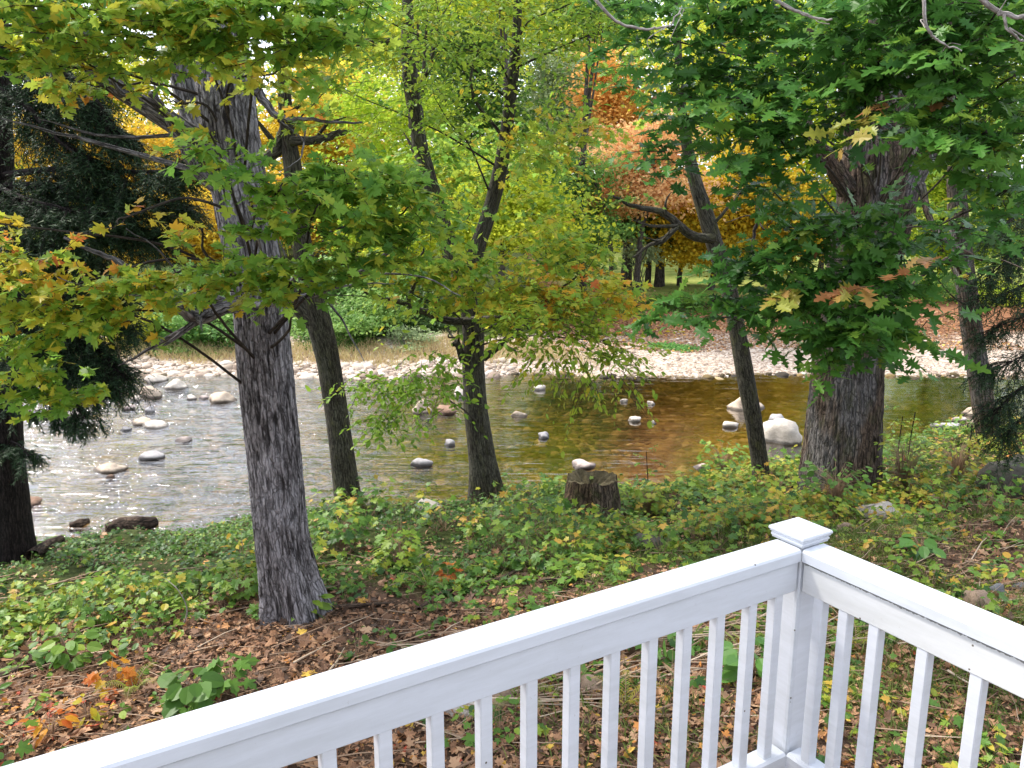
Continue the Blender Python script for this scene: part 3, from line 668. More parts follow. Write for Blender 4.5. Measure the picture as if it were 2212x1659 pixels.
near_tree('middle_beech_tree', 'middle tree on the bank, mossy grey trunk flaring at its foot, lime green leaves',
 [(1052, 1092, 13.7, 76), (1043, 1000, 13.7, 58), (1029, 900, 13.7, 52), (1023, 800, 13.7, 47), (1021, 700, 13.7, 46), (1010, 620, 13.7, 44), (1030, 540, 13.6, 34), (1050, 480, 13.6, 31), (1073, 400, 13.6, 31), (1092, 300, 13.6, 27), (1105, 190, 13.5, 25), (1116, 70, 13.5, 18), (1122, -120, 13.4, 12)],
 [[(1012, 640, 13.7, 38), (965, 510, 13.8, 34), (922, 370, 13.8, 33), (905, 290, 13.8, 33), (894, 180, 13.8, 33), (886, 90, 13.8, 27), (880, -100, 13.8, 16)],
  [(1008, 694, 13.5, 18), (960, 690, 13.2, 17), (905, 668, 12.9, 14), (850, 650, 12.6, 10), (790, 640, 12.3, 5)],
  [(880, 655, 12.8, 12), (900, 610, 12.7, 9), (922, 570, 12.6, 6), (930, 520, 12.5, 4)],
  [(1046, 774, 13.5, 14), (1086, 742, 13.2, 14), (1120, 716, 12.9, 8), (1185, 682, 12.4, 5)],
  [(1005, 690, 13.4, 12), (1090, 682, 12.7, 9), (1180, 650, 12.2, 6), (1260, 600, 11.8, 4)],
  [(888, 100, 13.7, 20), (840, 92, 13.6, 16), (760, 100, 13.5, 13), (650, 92, 13.3, 7)],
  [(900, 200, 13.6, 10), (930, 140, 13.4, 8), (950, 40, 13.3, 5)],
  [(1000, 780, 13.6, 16), (990, 740, 13.5, 14), (986, 730, 13.4, 10)],
  [(1090, 300, 13.5, 8), (1020, 200, 13.2, 6), (1040, 100, 13, 4)]],
 [(a, b, c, d, e, int(f*1.5), g+(.02 if a < 1180 else .07), dict(limb=False)) for a, b, c, d, e, f, g in [(930, 380, 14.6, 140, 65, 420, .35), (1040, 330, 15.2, 170, 70, 560, .33), (1190, 300, 13, 130, 65, 380, .4), (1010, 575, 11.8, 150, 40, 330, .46), (1200, 530, 12.2, 120, 60, 330, .45), (1250, 620, 11.5, 130, 60, 330, .6), (1000, 640, 11.8, 100, 30, 130, .5), (1310, 645, 12, 80, 45, 150, .66), (860, 560, 11.8, 90, 50, 200, .45), (1130, 640, 11.4, 110, 40, 240, .55), (940, 470, 11.8, 90, 40, 170, .4), (1120, 440, 15.0, 120, 40, 200, .42)]]
 +[(a, b, c, d, e, f, g, dict(kind='beech', size=.1, mi=2, tl=.7)) for a, b, c, d, e, f, g in [
  (850, 50, 12, 150, 80, 750, .5), (1000, 110, 13, 150, 110, 800, .52), (1150, 50, 13, 150, 70, 600, .5), (790, 210, 13, 110, 90, 340, .5), (970, 260, 13, 130, 80, 480, .5), (1250, 130, 12.5, 90, 80, 300, .45), (1320, 50, 12.5, 100, 70, 360, .45), (1240, 10, 12.5, 110, 50, 360, .5), (1020, 0, 12.5, 130, 50, 400, .5), (760, 20, 12.5, 110, 60, 360, .5), (1180, 210, 13, 80, 60, 140, .45),
  (1180, 690, 11, 130, 55, 620, .55), (1290, 735, 11, 90, 50, 340, .62), (1100, 720, 11.4, 70, 40, 160, .5), (900, 640, 11.6, 90, 40, 160, .5)]]
 +[(a, b, c, d, e, f, g, dict(kind='beech', size=.1, mi=2, tl=.5, droop=dr, limb=(b > 810 and a < 1000))) for a, b, c, d, e, f, g, dr in [
  (1340, 775, 11, 28, 60, 110, .65, .9), (1265, 810, 11, 16, 60, 70, .6, .9), (1225, 775, 11, 30, 40, 90, .6, .8), (1170, 770, 11, 50, 30, 110, .6, .6),
  (880, 828, 11, 120, 26, 420, .3, .3), (845, 905, 11, 75, 22, 220, .3, .35), (940, 780, 11, 80, 45, 170, .35, .3), (970, 862, 10.8, 50, 25, 70, .3, .3), (770, 835, 11, 60, 14, 60, .4, .2)]],
 BARK_MOSS, [('maple', .11, MAPLE), BL], seg=64, k=16, ridge=.005, flare=.55, ridges=20,
 upper=[(0, 13.5, 9.6, 1.8, 400, 'maple', .17, .4), (-2, 11, 9.4, 1.5, 300, 'maple', .17, .4)])

near_tree('thin_dark_tree', 'thin dark trunk with one crooked bough, leaning left, standing left of the big oak',
 [(1645, 1068, 14.2, 36), (1641, 1000, 14.2, 34), (1626, 900, 14.2, 35), (1608, 800, 14.2, 36), (1593, 715, 14.2, 34), (1573, 620, 14.2, 34), (1548, 540, 14.2, 35), (1520, 450, 14.2, 32), (1500, 385, 14.2, 27), (1480, 290, 14.2, 22), (1468, 180, 14.2, 17), (1460, 0, 14.2, 12)],
 [[(1540, 515, 14.1, 20), (1500, 512, 13.9, 19), (1465, 487, 13.7, 18), (1438, 462, 13.5, 15), (1385, 456, 13.2, 10), (1330, 425, 12.9, 5)],
  [(1462, 490, 13.7, 12), (1430, 520, 13.5, 11), (1400, 530, 13.4, 7), (1370, 560, 13.3, 4)],
  [(1545, 480, 14.1, 7), (1580, 440, 14, 6), (1610, 400, 14, 4)]],
 [(1480, 230, 13.8, 80, 60, 170, .3), (1440, 130, 13.8, 90, 60, 200, .35), (1390, 420, 13, 40, 20, 30, .4)],
 BARK_MOSS, [('maple', .1, MAPLE)], seg=32, k=12, ridge=.003, flare=.2, ridges=14)

O_ = dict(mi=1)
near_tree('big_oak_tree', 'massive old oak with very wide forking trunk, hung with dark green lobed leaves',
 [(1818, 1085, 13, 158), (1817, 1000, 13, 150), (1825, 900, 13, 141), (1831, 800, 13, 133), (1842, 700, 13, 132), (1862, 590, 13, 134), (1885, 480, 13, 138), (1897, 400, 13, 146), (1903, 340, 13, 150), (1905, 250, 13, 110), (1915, 130, 13, 76), (1922, 0, 13, 62), (1925, -150, 13, 46)],
 [[(1925, 420, 12.9, 100), (1968, 320, 12.9, 96), (2010, 200, 12.8, 84), (2045, 60, 12.7, 70), (2070, -120, 12.6, 52)],
  [(1835, 300, 12.8, 26), (1826, 210, 12.6, 24), (1820, 135, 12.4, 20), (1780, 85, 12.2, 15), (1720, 62, 12, 10), (1640, 70, 11.8, 5)],
  [(1832, 410, 12.8, 40), (1795, 350, 12.6, 34), (1772, 310, 12.5, 26), (1750, 250, 12.4, 14)],
  [(1640, 420, 10, 9), (1632, 470, 10, 8), (1622, 540, 10, 5)],
  [(1990, 400, 12.5, 16), (2010, 470, 12.0, 12), (2060, 520, 11.6, 9), (2160, 560, 11, 5)]],
 [(q[:7]+(dict(tl=.42, droop=.15, **(q[7] if len(q) > 7 else {})),)) for q in [(1900, 140, 7, 90, 60, 170, .45), (1960, 90, 7, 90, 50, 150, .45), (1990, 190, 6.8, 70, 45, 90, .48), (1850, 260, 7.2, 70, 40, 90, .42), (2060, 200, 6.4, 80, 60, 130, .48), (1390, 0, 8.2, 100, 40, 110, .38), (1530, 0, 8, 120, 50, 240, .42), (1700, 20, 8, 120, 60, 260, .45), (1830, 20, 7.4, 100, 50, 170, .45), (2000, 0, 6.6, 130, 50, 220, .42), (2150, 40, 6.2, 110, 70, 220, .45), (1450, 80, 8, 110, 65, 170, .42), (1600, 120, 8, 140, 85, 320, .4), (1500, 215, 8, 100, 65, 190, .38), (1430, 170, 8.4, 70, 50, 80, .38), (1630, 240, 7.5, 130, 65, 270, .4), (1700, 325, 7.5, 130, 65, 270, .4), (1760, 180, 7.5, 110, 85, 250, .45), (1900, 50, 7, 130, 55, 210, .45), (2050, 70, 6.5, 140, 80, 270, .4), (2150, 190, 6.2, 100, 100, 250, .48), (2100, 310, 6.2, 110, 50, 170, .52), (2160, 420, 6.5, 70, 60, 130, .45), (1990, 280, 6.4, 60, 25, 50, .5), (1860, 220, 7, 70, 35, 60, .45), (1650, 560, 7.5, 110, 50, 220, .35), (1760, 500, 7.5, 120, 60, 260, .4), (1850, 490, 7.2, 100, 50, 220, .45), (1700, 640, 7.5, 110, 50, 210, .35), (1560, 660, 7.5, 90, 32, 130, .35), (1840, 600, 7.2, 110, 60, 300, .45), (1830, 690, 7, 85, 50, 300, .45), (1950, 560, 7.2, 100, 50, 170, .4), (1960, 700, 7.2, 55, 40, 120, .45), (1830, 750, 7, 60, 32, 130, .45), (2070, 490, 7.5, 70, 45, 90, .35), (1480, 330, 8, 100, 55, 110, .3), (1440, 690, 7.8, 60, 24, 45, .3), (1680, 420, 8, 90, 40, 110, .38),
  (1862, 600, 6.6, 34, 24, 26, 1.0, dict(spread=.02, limb=False)), (1890, 262, 6.4, 36, 34, 22, .93, dict(spread=.02, limb=False)), (1960, 215, 6.6, 40, 18, 14, .97, dict(spread=.03, limb=False)), (1720, 640, 7, 40, 18, 10, .99, dict(spread=.02, limb=False))]],
 BARK_OAK, [OL], seg=190, k=26, ridge=.022, flare=.3, rough=.02, ridges=34,
 dead=[[(1270, -20, 6, 7), (1330, 45, 6, 6), (1390, 66, 6, 5), (1440, 58, 6, 4), (1478, 20, 6, 3)], [(1660, -10, 6, 7), (1725, 25, 6, 6), (1792, 52, 6, 4)], [(1995, -10, 5.6, 7), (2000, 60, 5.6, 6), (2025, 92, 5.6, 4), (2075, 97, 5.6, 3)], [(2110, -10, 5.4, 10), (2165, 28, 5.4, 9), (2230, 45, 5.4, 7)], [(2168, 30, 5.4, 6), (2180, 60, 5.4, 5), (2215, 85, 5.4, 4)]],
 upper=[(5.5, 9, 9.6, 2.2, 420, 'oak', .26, .4), (3, 8, 9.2, 1.8, 350, 'oak', .26, .4), (7.5, 7, 9.4, 2.2, 400, 'oak', .26, .4)])

near_tree('far_right_tree', 'thin straight brown trunk leaning left beside the mossy boulder at the right border',
 [(2150, 1012, 14.5, 46), (2144, 980, 14.5, 42), (2128, 900, 14.5, 40), (2113, 800, 14.5, 38), (2098, 700, 14.5, 37), (2085, 600, 14.5, 36), (2070, 460, 14.5, 34), (2066, 390, 14.5, 33), (2060, 200, 14.5, 26), (2050, 0, 14.5, 18)],
 [[(2085, 600, 14.4, 10), (2050, 560, 14.2, 8), (2000, 600, 14, 5), (1960, 640, 13.9, 3)]],
 [(2040, 330, 13.8, 90, 60, 180, .35), (2130, 260, 13.8, 90, 70, 180, .35), (2030, 450, 13.8, 70, 40, 100, .45), (2010, 580, 13.6, 70, 30, 70, .4)],
 BARK_OAK, [('maple', .1, MAPLE)], seg=36, k=12, ridge=.005, flare=.2, ridges=14)

# ------------------------------------------------------------------ hemlocks
def hemlock(name, label, trunk, boughs, upper=()):
    P, Rr = pathpx(trunk); P.insert(0, P[0]+np.array([0, 0, -.4])); Rr.insert(0, Rr[0])
    root = empty(name, P[1], label, 'tree')
    mb = MB(); tube(mb, P, Rr, 12, 40, rough=.03, flare=.35, ridge=.006); link('trunk', mb.mesh('trunk', True, True), BARK_DARK, root)
    lb = MB()
    def bough(path, w, n, droop=.5, dens=1.0, fl=1.0):
        n = int(n*1.5)
        p, r = smooth_path(path, np.linspace(w, .006, len(path)), 10)
        tube(lb, path, np.linspace(w, .005, len(path)), 8, 6, wob=.008)
        m = n; t = R.uniform(.12, 1, m); j = np.clip((t*(len(p)-1)).astype(int), 0, len(p)-2)
        S = p[j]; D = unit(p[j+1]-p[j]); side = unit(np.cross(D, np.array([0, 0, 1.])))*np.where(R.uniform(size=(m, 1)) < .5, 1, -1)
        dd = unit(D*.7+side*R.uniform(.2, 1., (m, 1))+np.stack([R.normal(0, .2, m), R.normal(0, .2, m), R.normal(-.25, .3, m)], -1))
        ln = R.uniform(.25, .75, m)*(1.1-.5*t)*fl
        E = S+dd*ln[:, None]; E[:, 2] -= droop*ln*ln*1.2; M = (S+E)/2; M[:, 2] += .05*ln
        thin_tubes(lb, S, M, E, .004)
        # second order twigs
        q = 5; tt = R.uniform(.2, 1, (m, q))[..., None]
        S2 = ((1-tt)*S[:, None]+tt*E[:, None]+np.array([0, 0, .05])*(4*tt*(1-tt))*ln[:, None, None]).reshape(-1, 3)
        d2 = unit(np.repeat(dd, q, 0)+R.normal(0, .6, (m*q, 3))+np.array([0, 0, -.35])); l2 = R.uniform(.08, .24, m*q)*fl
        E2 = S2+d2*l2[:, None]; E2[:, 2] -= droop*.1
        thin_tubes(lb, S2, (S2+E2)/2, E2, .0022)
        k = 12; t3 = (np.arange(k)+.5)/k
        Pn = (S2[:, None]*(1-t3[None, :, None])+E2[:, None]*t3[None, :, None]).reshape(-1, 3)
        dn = np.repeat(unit(E2-S2), k, 0); sd = unit(np.cross(dn, np.array([0, 0, 1.]))+R.normal(0, .3, dn.shape))*np.where(np.arange(len(dn)) % 2 == 0, 1, -1)[:, None]
        An = unit(dn*.7+sd); Nn = unit(np.array([0, 0, 1.])+R.normal(0, .5, dn.shape))
        tm = MB(); leaves(tm, 'needle', Pn, An, Nn, R.uniform(.04, .075, len(Pn)), np.clip(R.normal(.4, .25, len(Pn)), 0, 1))
        tm2 = tm.V[0].reshape(-1, 3, 3); mid = tm2[:, :2].mean(1, keepdims=True); tm2[:, :2] = mid+(tm2[:, :2]-mid)*3.2
        lb.add(tm2.reshape(-1, 3), tm.F[0], rnd=tm.FR[0], mi=1)
    for b in boughs:
        bough([at(*q) for q in b[0]], b[1], b[2], *b[3:])
    for b in upper: bough([np.array(q, float) for q in b[0]], b[1], b[2])
    link('crown', lb.mesh('crown', False, True), [BARK_DARK, NEEDLE], root)
    return root
YH = 10.9
hemlock('hemlock_tree', 'dark hemlock with black trunk and sooty drooping boughs at the left border',
 [(22, 1240, YH, 92), (14, 1120, YH, 78), (0, 950, YH, 78), (-8, 600, YH, 72), (-14, 300, YH, 62), (-22, 0, YH, 54), (-25, -300, YH, 40)],
 [([(-10, 120, YH, ), (90, 130, 10.4), (180, 190, 10), (250, 290, 9.8)], .05, 150, .6), ([(-10, 220, YH), (80, 190, 10.6), (190, 240, 10.4), (285, 300, 10.2)], .05, 150, .6), ([(-10, 190, YH), (60, 230, 10.2), (130, 300, 9.9), (200, 345, 9.7)], .05, 120),
  ([(-10, 380, YH), (120, 365, 10.3), (260, 370, 9.9), (370, 370, 9.5), (395, 350, 9.4)], .045, 170, .6), ([(-10, 400, YH), (110, 400, 10.4), (260, 420, 10), (400, 440, 9.7)], .045, 190, .5), ([(-10, 430, YH), (100, 460, 10.2), (220, 480, 9.8), (340, 500, 9.6)], .045, 190, .5), ([(-10, 400, YH), (60, 430, 10), (150, 450, 9.6), (260, 455, 9.4)], .04, 170, .5),
  ([(-10, 560, YH), (80, 570, 10.4), (200, 590, 10.2), (260, 640, 10)], .05, 120), ([(-10, 600, YH), (60, 640, 10.4), (150, 640, 10.2), (220, 660, 10)], .05, 120), ([(-10, 500, YH), (80, 520, 10.4), (200, 540, 10.2)], .05, 140),
  ([(-10, 690, YH), (90, 720, 10.4), (190, 740, 10.2), (262, 810, 10)], .05, 200, .6), ([(-10, 720, YH), (60, 760, 10.4), (150, 780, 10.2), (230, 830, 10)], .05, 180, .6), ([(-10, 700, YH), (110, 690, 10.4), (220, 690, 10.2), (300, 700, 10)], .03, 60, .5), ([(-5, 790, YH), (70, 810, 10.3), (140, 850, 10), (185, 905, 9.8)], .03, 45, .9, 1., .6), ([(5, 860, YH), (60, 890, 10.3), (120, 900, 10.1), (185, 925, 9.9)], .012, 30, .8, 1., .45), ([(15, 950, YH), (40, 960, 10.5), (62, 985, 10.3)], .012, 24, .7, 1., .6)],
 upper=[(((-7, 10.9, 6.8), (-5.5, 9, 7.2), (-4.5, 7.5, 7.0)), .05, 120), (((-7, 10.9, 7.5), (-6, 12, 7.8), (-4.6, 13, 7.6)), .05, 120), (((-7, 10.9, 8), (-6.5, 9, 8.4), (-6, 7, 8.2)), .05, 120), (((-7, 10.9, 9), (-5.5, 10.5, 9.4), (-4.2, 10, 9.2)), .05, 120)])
hemlock('hemlock_tree', 'young hemlock with fine dark needles overhanging the mossy boulder at the right border',
 [(2330, 1030, 12.5, 40), (2325, 800, 12.5, 36), (2320, 500, 12.5, 28), (2318, 300, 12.5, 20)],
 [([(2325, 500, 12.5), (2240, 520, 12), (2170, 560, 11.8), (2130, 600, 11.7)], .02, 46), ([(2325, 570, 12.5), (2240, 600, 12), (2180, 630, 11.8), (2125, 640, 11.7)], .02, 46), ([(2325, 650, 12.5), (2250, 670, 12), (2180, 690, 11.8), (2120, 720, 11.7)], .02, 50), ([(2325, 740, 12.5), (2250, 750, 12), (2190, 780, 11.8), (2140, 790, 11.7)], .02, 46), ([(2325, 800, 12.5), (2250, 820, 12), (2190, 850, 11.8), (2150, 890, 11.7)], .02, 46), ([(2325, 440, 12.5), (2250, 430, 12), (2190, 470, 11.8), (2160, 500, 11.7)], .02, 42), ([(2325, 860, 12.5), (2260, 880, 12), (2200, 910, 11.8), (2165, 950, 11.7)], .02, 36)])
# ------------------------------------------------------------------ woods across the river
def far_tree(name, label, kind, u, Y_, blobs, n=5200, size=.2, trunk_w=None, trunk_v=None, group=None, clus=60, squash=.55, cat='tree'):
    """blobs: (u, v, ru, rv) crown lobes as seen at distance Y_"""
    bx = at(u, 600, Y_); base = np.array([bx[0], Y_, float(gz(bx[0], Y_))])
    root = empty(name, base, label, cat, group)
    k = np.linalg.norm(at(u, 400, Y_)-np.array([0, 0, CAMZ]))/F
    tops = [at(b[0], b[1], Y_) for b in blobs]
    tw = trunk_w if trunk_w else .16
    tm = MB()
    top = max(tops, key=lambda p: p[2])
    p1 = base+(top-base)*.45+np.array([R.normal(0, .15), 0, 0])
    tube(tm, [base-np.array([0, 0, .3]), base+np.array([0, 0, .5]), p1, top], [tw*1.15, tw, tw*.75, tw*.25], 5, 10, rough=.05, flare=.25)
    for q in tops:
        for _ in range(3):
            e = q+in_ball(1)[0]*np.array([1.2, 1.2, .8]); tube(tm, [p1, (p1+e)/2+np.array([0, 0, .25]), e], [tw*.45, tw*.25, .012], 4, 6, wob=.03)
    link('trunk', tm.mesh('trunk', True, True), BARK_FAR, root)
    n = int(n*2.7); lb = MB(); tot = sum(b[2]*b[3] for b in blobs)
    for b, c in zip(blobs, tops):
        nb = int(n*b[2]*b[3]/tot); r = np.array([b[2]*k, .5*(b[2]+b[3])*k, b[3]*k])
        nc = max(10, int(clus*b[2]*b[3]/tot*len(blobs)**.5))
        C = unit(R.normal(size=(nc, 3)))*R.uniform(.35, 1.0, (nc, 1))
        cs = R.uniform(.2, .42, nc)
        idx = R.integers(0, nc, nb)
        P = c+(C[idx]+R.normal(0, 1, (nb, 3))*cs[idx][:, None]*np.array([1, 1, squash]))*r
        N = unit(np.array([0, 0, .9])+R.normal(0, .6, (nb, 3))); A = R.normal(0, 1, (nb, 3)); A[:, 2] -= .5
        A = unit(A-N*(A*N).sum(1, keepdims=True))
        rn = np.clip(.45+R.normal(0, .16, nc)[idx]+R.normal(0, .17, nb), 0, 1)
        leaves(lb, 'far', P, A, N, size*R.uniform(.6, 1.25, nb), rn)
    link('crown', lb.mesh('crown'), FAR[kind], root)
    return root
FT = [
 ('tall lime tree far across the river behind the topmost maple leaves at the left border', 'lime', 120, 48, [(80, 120, 100, 70), (190, 170, 80, 50)], 4200),
 ('yellow green tree far back behind the big diagonal limb of the grey maple', 'lime', 330, 50, [(300, 170, 80, 60), (240, 240, 80, 50), (420, 300, 60, 50)], 3600),
 ('yellow tree across the river behind the upper hemlock boughs', 'yellow', 190, 38, [(120, 300, 130, 70), (250, 330, 130, 80), (150, 420, 120, 60)], 5200),
 ('golden orange tree across the river low behind the longest hemlock boughs', 'gold', 330, 41, [(330, 350, 110, 70), (380, 430, 100, 60)], 4600),
 ('orange yellow tree across the river just left of the tall grey maple', 'gold', 400, 33, [(390, 470, 110, 75), (450, 540, 100, 60), (330, 530, 90, 60)], 5600),
 ('golden orange tree across the river filling the gap right of the tall grey maple', 'gold', 690, 40, [(690, 215, 120, 90), (640, 310, 110, 90), (740, 280, 90, 80)], 6200),
 ('golden tree low across the river behind the slim leaning trunk', 'gold', 640, 36, [(600, 430, 110, 70), (700, 480, 110, 70)], 4600),
 ('tall lime green tree across the river left of the middle tree top', 'lime', 880, 40, [(860, 220, 110, 100), (900, 360, 140, 90), (830, 470, 110, 70), (930, -70, 140, 100)], 9000),
 ('tall green tree far across the river above the middle tree', 'green', 1010, 47, [(1000, 110, 110, 110), (1020, 260, 140, 110)], 5600),
 ('bright lime tree across the river right behind the middle trunk', 'lime', 1080, 34, [(1070, 400, 140, 75), (1130, 490, 130, 70), (980, 500, 110, 60), (1090, -60, 150, 90)], 8400),
 ('pale grey green tree far back beneath the white sky gap', 'pale', 1200, 62, [(1190, 200, 80, 90), (1220, 290, 90, 70)], 4600),
 ('pinkish tree top far back just right of the pale grey green tree', 'salmon', 1270, 72, [(1265, 150, 50, 55), (1290, 220, 50, 40)], 2600),
 ('orange tree top far back seen between oak leaves', 'orange', 1320, 54, [(1310, 180, 70, 60), (1350, 260, 70, 60)], 3800),
 ('salmon orange tree across the river left of the crooked bough of the thin dark tree', 'salmon', 1375, 40, [(1350, 330, 110, 60), (1410, 410, 130, 55), (1330, 430, 100, 45), (1420, 300, 80, 50)], 6000),
 ('green tree across the river between lime foliage and salmon foliage', 'fresh', 1260, 38, [(1240, 380, 90, 70), (1270, 480, 90, 60), (1230, 560, 90, 50), (1280, -50, 130, 90)], 6600),
 ('bright yellow tree across the river behind the thin dark trunk', 'yellow', 1540, 42, [(1500, 440, 100, 80), (1590, 460, 120, 90), (1530, 540, 110, 50), (1600, 370, 90, 60)], 8200),
 ('golden yellow tree across the river right of the thin dark trunk', 'yellow', 1660, 44, [(1650, 430, 90, 80), (1690, 520, 80, 60)], 4600),
 ('lime yellow tree high beyond the oak boughs', 'lime', 1600, 52, [(1560, 130, 140, 140), (1680, 220, 130, 110), (1520, 280, 100, 80), (1640, 30, 130, 90)], 7600),
 ('yellow green tree across the river directly left of the oak fork', 'lime', 1770, 46, [(1760, 320, 110, 100), (1790, 450, 100, 80), (1760, 130, 130, 120), (1840, 20, 110, 80)], 7600),
 ('pale lime tree across the river right of the oak trunk', 'lime', 2030, 44, [(2010, 420, 100, 100), (2060, 250, 120, 110), (2040, 540, 90, 60)], 6000),
 ('green tree across the river at the right border', 'green', 2180, 42, [(2180, 330, 110, 120), (2190, 500, 100, 90), (2150, 140, 120, 120), (2090, 20, 120, 80)], 7000),
 ('lime tree closing the top of the view left of the middle tree', 'lime', 960, 58, [(960, 20, 110, 80), (870, 90, 100, 80), (1060, 60, 100, 80)], 5600),
 ('yellow green tree far back between the middle tree top and the orange tree top', 'lime', 1180, 66, [(1170, 30, 100, 80), (1230, 100, 70, 60), (1330, 60, 90, 80)], 5200),
 ('green tree far across the river above the golden orange tree', 'fresh', 760, 56, [(780, 90, 100, 70), (720, 150, 80, 50)], 3600),
]
for (lab, kind, u, Y_, bl, n) in FT:
    if u < 800: Y_ = Y_*1.75
    far_tree('woodland_tree', lab, kind, u, Y_, bl, n, size=.2*(Y_/40)**.85, group='autumn trees across the river')
# dark trunked pines on the far meadow edge
for (u, w, lab, cu, cv) in [(1352, .30, 'dark trunked pine across the river, leftmost of a row of four beside a bright clearing', 1340, 470), (1400, .16, 'slender dark trunk in the far clearing between two thicker pines', 1395, 500), (1425, .26, 'dark trunked pine standing at the middle of the bright clearing', 1425, 480), (1468, .12, 'thinnest dark trunk in the far clearing, rightmost of the row', 1475, 510)]:
    far_tree('meadow_pine', lab, 'dark', u, 44, [(cu, cv, 70, 26), (cu+10, cv-55, 60, 36)], 2200, .24, trunk_w=w, group='dark pines by the clearing')

def shrub(name, label, kind, u, v, Y_, ru, rv, n, size, group=None, cat='bush', ground_v=None):
    c = at(u, v, Y_); k = np.linalg.norm(c-np.array([0, 0, CAMZ]))/F
    g = np.array([c[0], c[1], float(gz(c[0], c[1]))]); root = empty(name, g, label, cat, group)
    r = np.array([ru*k, .5*(ru+rv)*k*1.1, rv*k])
    sm_ = MB()
    for _ in range(9):
        e = c+in_ball(1)[0]*r*.8; st = g+np.array([R.normal(0, r[0]*.25), R.normal(0, r[1]*.25), -.1]); tube(sm_, [st, (st+e)/2+R.normal(0, .08, 3), e], [.025, .018, .006], 4, 5)
    link('stem', sm_.mesh('stem', True, True), BARK_FAR, root)
    lb = MB(); nc = 26; C = unit(R.normal(size=(nc, 3)))*R.uniform(.3, .95, (nc, 1)); idx = R.integers(0, nc, n)
    P = c+(C[idx]+R.normal(0, 1, (n, 3))*.22*np.array([1, 1, .5]))*r
    gg = gz(P[:, 0], P[:, 1])+.04; P[:, 2] = np.maximum(P[:, 2], gg)
    N = unit(np.array([0, -.25, 1.])+R.normal(0, .45, (n, 3))); A = R.normal(0, 1, (n, 3)); A[:, 2] -= .6; A = unit(A-N*(A*N).sum(1, keepdims=True))
    leaves(lb, 'beech', P, A, N, size*R.uniform(.6, 1.3, n), np.clip(.45+R.normal(0, .15, nc)[idx]+R.normal(0, .16, n), 0, 1))
    link('foliage', lb.mesh('foliage'), FAR[kind], root)
for a in [
 ('yellow green bush over the far bank next to the hemlock bough tips', 'lime', 290, 715, 29, 70, 60, 3400, .14),
 ('broad green bush on the far bank seen left of the tall grey maple', 'fresh', 430, 695, 29.6, 120, 52, 6500, .15),
 ('low dark green bush under the broad one left of the tall grey maple', 'green', 430, 752, 28.6, 100, 24, 2400, .12),
 ('broad fresh green bush on the far bank right of the slim leaning trunk', 'fresh', 760, 685, 29.6, 125, 56, 7000, .15),
 ('low green bush at the foot of the broad one right of the slim leaning trunk', 'green', 740, 745, 28.6, 90, 24, 2000, .12),
 ('pale green weedy bush on the far bank left of the middle trunk', 'pale', 890, 735, 28.6, 60, 36, 1600, .11),
 ('dark green thicket behind the middle tree on the far bank', 'dark', 905, 680, 31.5, 80, 55, 3600, .16),
 ('yellow green thicket on the far bank right behind the middle trunk', 'lime', 1090, 675, 32, 110, 55, 4200, .16),
 ('orange tinted low thicket at the back edge of the gravel beach', 'orange', 1190, 690, 34, 60, 24, 900, .15),
 ('green thicket at the beach edge under the salmon coloured tree', 'green', 1310, 680, 35, 90, 40, 2200, .16),
 ('wide green thicket behind the gravel beach left of the thin dark trunk', 'green', 1470, 660, 36, 110, 42, 2600, .17),
 ('dark green thicket behind the gravel beach right of the thin dark trunk', 'dark', 1660, 665, 36, 110, 45, 2400, .17),
 ('yellow leaved shrub behind the beach close to the thin dark trunk', 'yellow', 1690, 640, 34.5, 24, 32, 420, .14),
 ('green thicket behind the gravel beach right of the oak trunk', 'green', 2010, 640, 38, 100, 40, 2200, .17),
 ('yellow green low shrub across the beach at the right border', 'lime', 2170, 640, 37, 90, 35, 1600, .16),
 ('small round green bush alone on the gravel beach', 'fresh', 1450, 764, 29, 50, 17, 1100, .13),
 ('tiny green weed tuft on the gravel beach near the oak', 'pale', 1745, 745, 29.5, 22, 10, 260, .1),
 ('pale green rounded shrub in front of the dark pines by the clearing', 'pale', 1385, 548, 41, 48, 30, 1100, .18),
 ('green shrub mass left of the tall grey maple above the broad bush', 'green', 400, 635, 33, 170, 60, 6500, .18),
 ('green shrub mass behind the slim leaning trunk above the broad bush', 'fresh', 740, 605, 33, 150, 65, 7000, .18),
 ('lime shrub mass left of the middle trunk under the tall lime tree', 'lime', 900, 590, 34, 120, 65, 5500, .18),
 ('green shrub mass at the left border behind the hemlock', 'green', 120, 640, 33, 160, 90, 6000, .18),
]: shrub('riverside_bush', *a, group='bushes on the far bank')

# distant woods reads as one mass
lb = MB(); n = 60000
u = R.uniform(-500, 2700, n); Yd = R.uniform(70, 105, n)
topv = np.interp(u, [-500, 0, 120, 420, 480, 700, 820, 1000, 1150, 1260, 1400, 1600, 2700], [150, 230, 300, 280, 300, 250, 130, 0, 150, 170, 0, -80, -80])+20*np.sin(u*.05)+14*np.sin(u*.13)
v = topv+(640-topv)*R.uniform(0, 1, n)**.8
P = np.array([at(a, b, c) for a, b, c in zip(u, v, Yd)])
P[:, 2] = np.maximum(P[:, 2], gz(P[:, 0], P[:, 1])+.2)
clear = (u > 1330) & (u < 1520) & (v > 530)
P = P[~clear]; n = len(P)
N = unit(np.array([0, -.4, .8])+R.normal(0, .6, (n, 3))); A = R.normal(0, 1, (n, 3)); A = unit(A-N*(A*N).sum(1, keepdims=True))
patch = .5+.5*np.sin(P[:, 0]*.22)*np.sin(P[:, 2]*.5+P[:, 0]*.1)
sel = R.uniform(size=n) < np.clip(patch, .1, .9)
